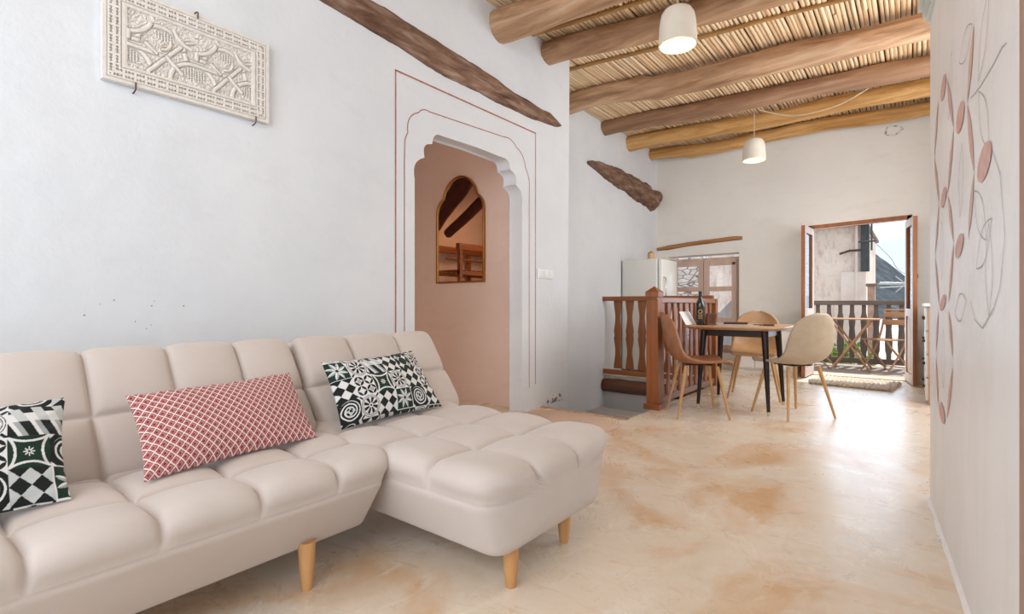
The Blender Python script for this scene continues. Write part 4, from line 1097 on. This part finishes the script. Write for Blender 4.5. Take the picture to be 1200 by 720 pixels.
M['slatwood'] = wood('acacia_slat', '#9c7453', '#b38b69', '#c49f7e', 0, .6, 14, .15)
ft = empty('folding_table', (-.76, 9.0, -.015), 0, 'small wooden folding table with crossed legs on the balcony', 'table')
for k in range(7): G().box((-.345, -.285+k*.083, .735), (.345, -.212+k*.083, .752), .004).out('slat', M['slatwood'], ft)
for x in (-.22, .22): G().box((x-.02, -.27, .712), (x+.02, .27, .735), .003).out('batten', M['slatwood'], ft)
for y in (-.22, .18):
    G().tube([(-.24, y, 0), (.24, y, .72)], .013, 8).out('leg', M['slatwood'], ft); G().tube([(.24, y+.03, 0), (-.24, y+.03, .72)], .013, 8).out('leg', M['slatwood'], ft)
for x in (-.2, .2): G().tube([(x, -.24, .06), (x, .21, .06)], .009, 8).out('stretcher', M['slatwood'], ft)
def fchair(loc, rz, label):
    r = empty('folding_chair', loc, rz, label, 'chair', 'folding chairs on the balcony')
    for s in (-1, 1):   # front is +y
        G().tube(smoothpath([(s*.19, .22, 0), (s*.19, .12, .10), (s*.19, -.02, .26), (s*.19, -.12, .42), (s*.19, -.20, .62), (s*.19, -.26, .88)], 4), .013, 8).out('back_frame', M['slatwood'], r, 60)
        G().tube(smoothpath([(s*.165, -.24, 0), (s*.165, -.15, .12), (s*.165, .02, .27), (s*.165, .14, .38), (s*.165, .19, .45)], 4), .013, 8).out('leg', M['slatwood'], r, 60)
    for k in range(5): G().box((-.20, -.16+k*.075, .448), (.20, -.10+k*.075, .463), .004).out('seat_slat', M['slatwood'], r)
    for z, y in ((.66, -.213), (.77, -.236)): G().box((-.19, y-.008, z), (.19, y+.008, z+.075), .004).out('back_slat', M['slatwood'], r)
    G().box((-.20, -.272, .865), (.20, -.25, .89), .004).out('top_bar', M['slatwood'], r)
    G().tube([(-.165, -.2, .06), (.165, -.2, .06)], .008, 8).out('stretcher', M['slatwood'], r)
    return r
fchair((-.36, 9.02, -.015), math.radians(146), 'wooden folding chair at the right of the balcony table')
fchair((-1.2, 9.02, -.015), math.radians(-95), 'wooden folding chair at the left of the balcony table, partly hidden')

# ------------------------------------------------------------------ outside
M['ground'] = simple('pale_paving', '#b5aca2', .9, '#c6beb4', 2.5, bump=.2)
struct(G().box((-30, 9.8, -.9), (40, 45, -.62)).out('ground', M['ground']))
m = N('weathered_render'); v = m.coords()
a = m.ramp(m.noise(v, 2.2, 8, .7), [(.35, '#ecd8c8'), (.55, '#f3e6da'), (.75, '#e2cdbc')])
a = m.mix(m.ramp(m.noise(m.coords((2, 2, .6)), 2.5, 9, .8), [(.50, (0, 0, 0, 1)), (.66, (.8, .8, .8, 1))]), a, '#a8968a'); m.color(a); m.bump(m.noise(v, 9, 8, .7), .8, .05); m.set(Roughness=.95); M['render'] = m.m
M['render2'] = simple('smooth_render', '#e6dbd2', .9, '#d9ccc2', 3)
M['tile'] = simple('old_roof_tile', '#8a7468', .9, '#6f5c52', 6); M['shutter'] = simple('dark_teal_shutter', '#3a3f41', .7, '#474b4c', 9)
hs = empty('neighbour_house', (-3.5, 14, -.62), 0, 'neighbouring house with mottled pale plaster wall and tiled eave', 'house')
G().box((-6, 0, 0), (2.56, 4, 3.36), .02).out('wall', M['render'], hs); G().box((-6.2, -.35, 3.36), (2.62, 4.4, 3.43)).out('roof_slab', M['tile'], hs)
for k in range(28): G().tube([(-5.9+k*.3, -.48, 3.40), (-5.9+k*.3, .3, 3.52)], .07, 10).out('roof_tile', M['tile'], hs, 60)
G().box((2.50, -.12, 2.3), (2.66, .02, 3.36), .01).out('shutter', M['shutter'], hs); G().box((2.12, -.10, 0), (2.60, .06, 2.3), .01).out('pilaster', M['render2'], hs)
G().tube([(2.1, -.1, 2.72), (2.3, -.14, 2.78), (2.5, -.12, 2.78)], .025, 8).out('pipe_bend', M['iron'], hs); G().tube([(2.42, -.10, 1.6), (2.42, -.10, 3.4)], .03, 8).out('drainpipe', M['render2'], hs)
am = empty('aerial_bracket', (-.80, 13.6, 2.0), 0, 'thin grey metal cross bracket hanging below the house eave', 'bracket')
M['alu'] = simple('grey_aluminium', '#b4b8bb', .4, metal=.5)
G().tube([(.02, 0, .12), (.02, 0, .80)], .018, 8).out('upright', M['shutter'], am); G().tube([(-.22, 0, .32), (.10, 0, .32)], .018, 8).out('crossbar', M['shutter'], am)
pl = empty('chimney_post', (-.79, 13.45, -.62), 0, 'small brick chimney post beside the neighbouring house', 'chimney')
M['brick'] = simple('pinkish_brick', '#b99c8c', .9, '#a48573', 9, bump=.4)
G().box((-.05, -.07, 0), (.08, .07, 1.95), .01).out('shaft', M['brick'], pl); G().box((-.08, -.10, 1.95), (.12, .10, 2.01), .01).out('cap', M['tile'], pl)
an = empty('tv_aerial', (-.12, 12, -.62), 0, 'metal rake shaped rooftop aerial in front of the hill', 'aerial')
G().tube([(0, 0, 0), (0, 0, 2.1)], .02, 8).out('mast', M['alu'], an); G().tube([(-.46, 0, 1.95), (.05, 0, 1.93)], .012, 8).out('boom', M['alu'], an)
for k in range(7): G().tube([(-.44+k*.06, -.13-.01*k, 1.95), (-.44+k*.06, .13+.01*k, 1.95)], .007, 6).out('element', M['alu'], an)
for s in (1, -1): G().tube([(-.05, 0, 1.94), (-.2, 0, 1.94+s*.15)], .008, 6).out('reflector', M['alu'], an); G().tube([(-.44, 0, 1.93+s*.05), (.0, 0, 1.93+s*.03)], .007, 6).out('reflector', M['alu'], an)
wr = G().tube(smoothpath([(-.85, 13.5, 2.45), (-.45, 13.2, 1.93), (-.1, 13, 1.5), (1.5, 12, .9)], 5), .005, 6).out('overhead_wire', M['black']); tag(wr, 'dark overhead wire sloping down across the sky', 'wire')
m = N('scrub_hillside'); v = m.coords(); m.color(m.ramp(m.noise(v, .22, 9, .75), [(.35, '#2f3b42'), (.5, '#46525a'), (.68, '#6a7077')])); m.bump(m.noise(v, .4, 8, .7), 1.0, 2.0); m.set(Roughness=1.0); M['hill'] = m.m  # grey-blue ramp carries the distance haze in the hill's base colour
V = []; F = []; nx_, ny_ = 120, 40
for i in range(nx_+1):
    for j in range(ny_+1):
        x = -90+i*1.8; y = 70+j*3
        ridge = np.interp(x, [-90, -40, -20, -9.8, -5.9, -1.9, 5, 15, 40, 120], [30, 28, 19, 14.4, 11.0, 6.9, 4.5, 3.5, 3, 3])
        t = min(1, j/24); z = -6+(ridge+6)*(t**.9)*(1 if j <= 24 else 1-.02*(j-24)) + 1.0*noise.noise((x*.12, y*.12, 0))*t + .5*noise.noise((x*.5, y*.5, 3))*t
        V.append((x, y, z))
for i in range(nx_):
    for j in range(ny_): F.append((i*(ny_+1)+j, (i+1)*(ny_+1)+j, (i+1)*(ny_+1)+j+1, i*(ny_+1)+j+1))
struct(mk('hill', V, F, M['hill'], None, True))
struct(G().box((-90, 45, -6), (130, 72, -.7)).out('terrain', M['ground']))
M['leaf'] = simple('green_leaves', '#5d7a34', .6, '#8aa13f', 20)
def bush(c, r, lab, seed):
    rn = random.Random(seed); g = G()
    for k in range(260):
        d = Vector((rn.gauss(0, 1), rn.gauss(0, 1), abs(rn.gauss(0, 1)))).normalized()*r*rn.uniform(.4, 1); p = d+Vector((0, 0, .05)); s = .10*r+.03
        a = Vector((rn.gauss(0, 1), rn.gauss(0, 1), rn.gauss(0, 1))).normalized(); b = a.orthogonal().normalized(); n = a.cross(b)*.25*s
        g.add([p-a*s, p+b*s*.45+n, p+a*s, p-b*s*.45+n], [(0, 1, 2, 3)])
    g.tube([(0, 0, 0), (0, 0, r*.6)], .03, 6)
    o = g.out('bush', M['leaf'], None, None, False); o.location = c; tag(o, lab, 'bush', 'low bushes below the balcony')
bush((-1.3, 12.3, -.62), .85, 'green bush seen through the balcony railing below the table', 1)
bush((.75, 19.5, -.62), 1.1, 'yellow green bush seen through the railing behind the right folding chair', 2)
# seen through the kitchen window
m = N('rough_stone'); v = m.coords((1, 1, 2.4)); vo = m.node('ShaderNodeTexVoronoi', feature='DISTANCE_TO_EDGE'); vo.inputs['Scale'].default_value = 5.5; m.link(v, vo.inputs['Vector'])
m.color(m.mix(m.ramp(vo.outputs['Distance'], [(.02, (1, 1, 1, 1)), (.10, (0, 0, 0, 1))]), m.ramp(m.noise(v, 6, 6), [(.35, '#c4b9b2'), (.65, '#e4dcd6')]), '#6a625d')); m.bump(vo.outputs['Distance'], 1.0, .05); m.set(Roughness=.95); M['stone'] = m.m
tag(G().box((-5.2, 9.9, -.62), (-3.22, 10.4, 2.6), .02).out('stone_wall', M['stone'], None), 'rough stone wall seen through the upper left window pane', 'wall', None, 'thing')
M['graysheet'] = simple('grey_rendered_slab', '#8d8a8c', .8, '#9b989a', 5, bump=.3)
g = G().prism([(-3.05, 9.4, -.62), (-1.7, 9.4, -.62), (-1.7, 9.4, 1.22), (-2.35, 9.4, 1.22), (-2.75, 9.4, .80), (-3.05, 9.4, .80)], None, (0, .5, 0)); tag(g.out('masonry_slab', M['graysheet']), 'grey sloped masonry block seen through the lower window panes', 'masonry', None, 'thing')

# ------------------------------------------------------------------ light
w = bpy.data.worlds.new('sky'); S.world = w; w.use_nodes = True; nt = w.node_tree; bg = nt.nodes['Background']
tc = nt.nodes.new('ShaderNodeTexCoord'); nz = nt.nodes.new('ShaderNodeTexNoise'); nz.inputs['Scale'].default_value = 3.0; nz.inputs['Detail'].default_value = 6
mp = nt.nodes.new('ShaderNodeMapping'); mp.inputs['Scale'].default_value = (1, 1, 3.0); nt.links.new(tc.outputs['Generated'], mp.inputs[0]); nt.links.new(mp.outputs[0], nz.inputs['Vector'])
cr = nt.nodes.new('ShaderNodeValToRGB'); cr.color_ramp.elements[0].position = .4; cr.color_ramp.elements[0].color = lin('#c6d3e6'); cr.color_ramp.elements[1].position = .6; cr.color_ramp.elements[1].color = lin('#e2e6ee')
nt.links.new(nz.outputs['Fac'], cr.inputs['Fac']); nt.links.new(cr.outputs['Color'], bg.inputs['Color']); bg.inputs['Strength'].default_value = 1.6
def area(name, loc, target, sx, sy, e, col):
    l = bpy.data.lights.new(name, 'AREA'); l.shape = 'RECTANGLE'; l.size = sx; l.size_y = sy; l.energy = e; l.color = col
    o = bpy.data.objects.new(name, l); COL.objects.link(o); o.location = loc; d = Vector(target)-Vector(loc); o.rotation_euler = d.to_track_quat('-Z', 'Y').to_euler(); return o
sun = bpy.data.lights.new('sun', 'SUN'); sun.energy = 5.0; sun.angle = .012; sun.color = (1, .95, .87)
so = bpy.data.objects.new('sun', sun); COL.objects.link(so); so.rotation_euler = Vector((-.12, -.58, -1)).to_track_quat('-Z', 'Y').to_euler()
area('rear_daylight_fill', (-1.2, -1.5, 1.7), (-1.6, 4, 1.5), 3.0, 2.6, 38, (.84, .92, 1))  # added interior fill, standing in for daylight from behind the camera
area('ceiling_fill', (-.6, -1.4, 2.4), (-1.4, 4.5, 3.2), 2.4, 1.2, 34, (.97, .98, 1))  # added fill, tilted upward to brighten the ceiling
area('kitchen_fill', (.85, 5.4, 2.0), (-2.5, 5.2, 1.6), 2.2, 1.8, 90, (.97, .98, 1))  # added fill on the unseen kitchen side, lifts the stairwell wall
area('balcony_daylight', (-.6, 8.12, 1.1), (-.8, 4, .3), 1.0, 1.8, 15, (.60, .79, 1))
area('passage_lamp', (-5.2, 1.4, 2.5), (-5.4, .8, 1.2), .5, .5, 9, (1, .52, .25))
area('passage_fill', (-3.9, .6, 1.5), (-3.3, 3.67, .9), 1.0, 1.0, 15, (1, .90, .84))  # neutral fill added to brighten the pink passage wall
area('passage_wall_lamp', (-3.5, 3.0, 2.85), (-3.5, 3.67, 2.0), .25, .25, 4.5, (1, .42, .12))
S.view_settings.view_transform = 'Standard'; S.view_settings.look = 'None'; S.view_settings.exposure = 0; S.view_settings.gamma = 1; S.view_settings.use_curve_mapping = False
S.cycles.max_bounces = 8; S.cycles.diffuse_bounces = 5; S.cycles.use_denoising = True
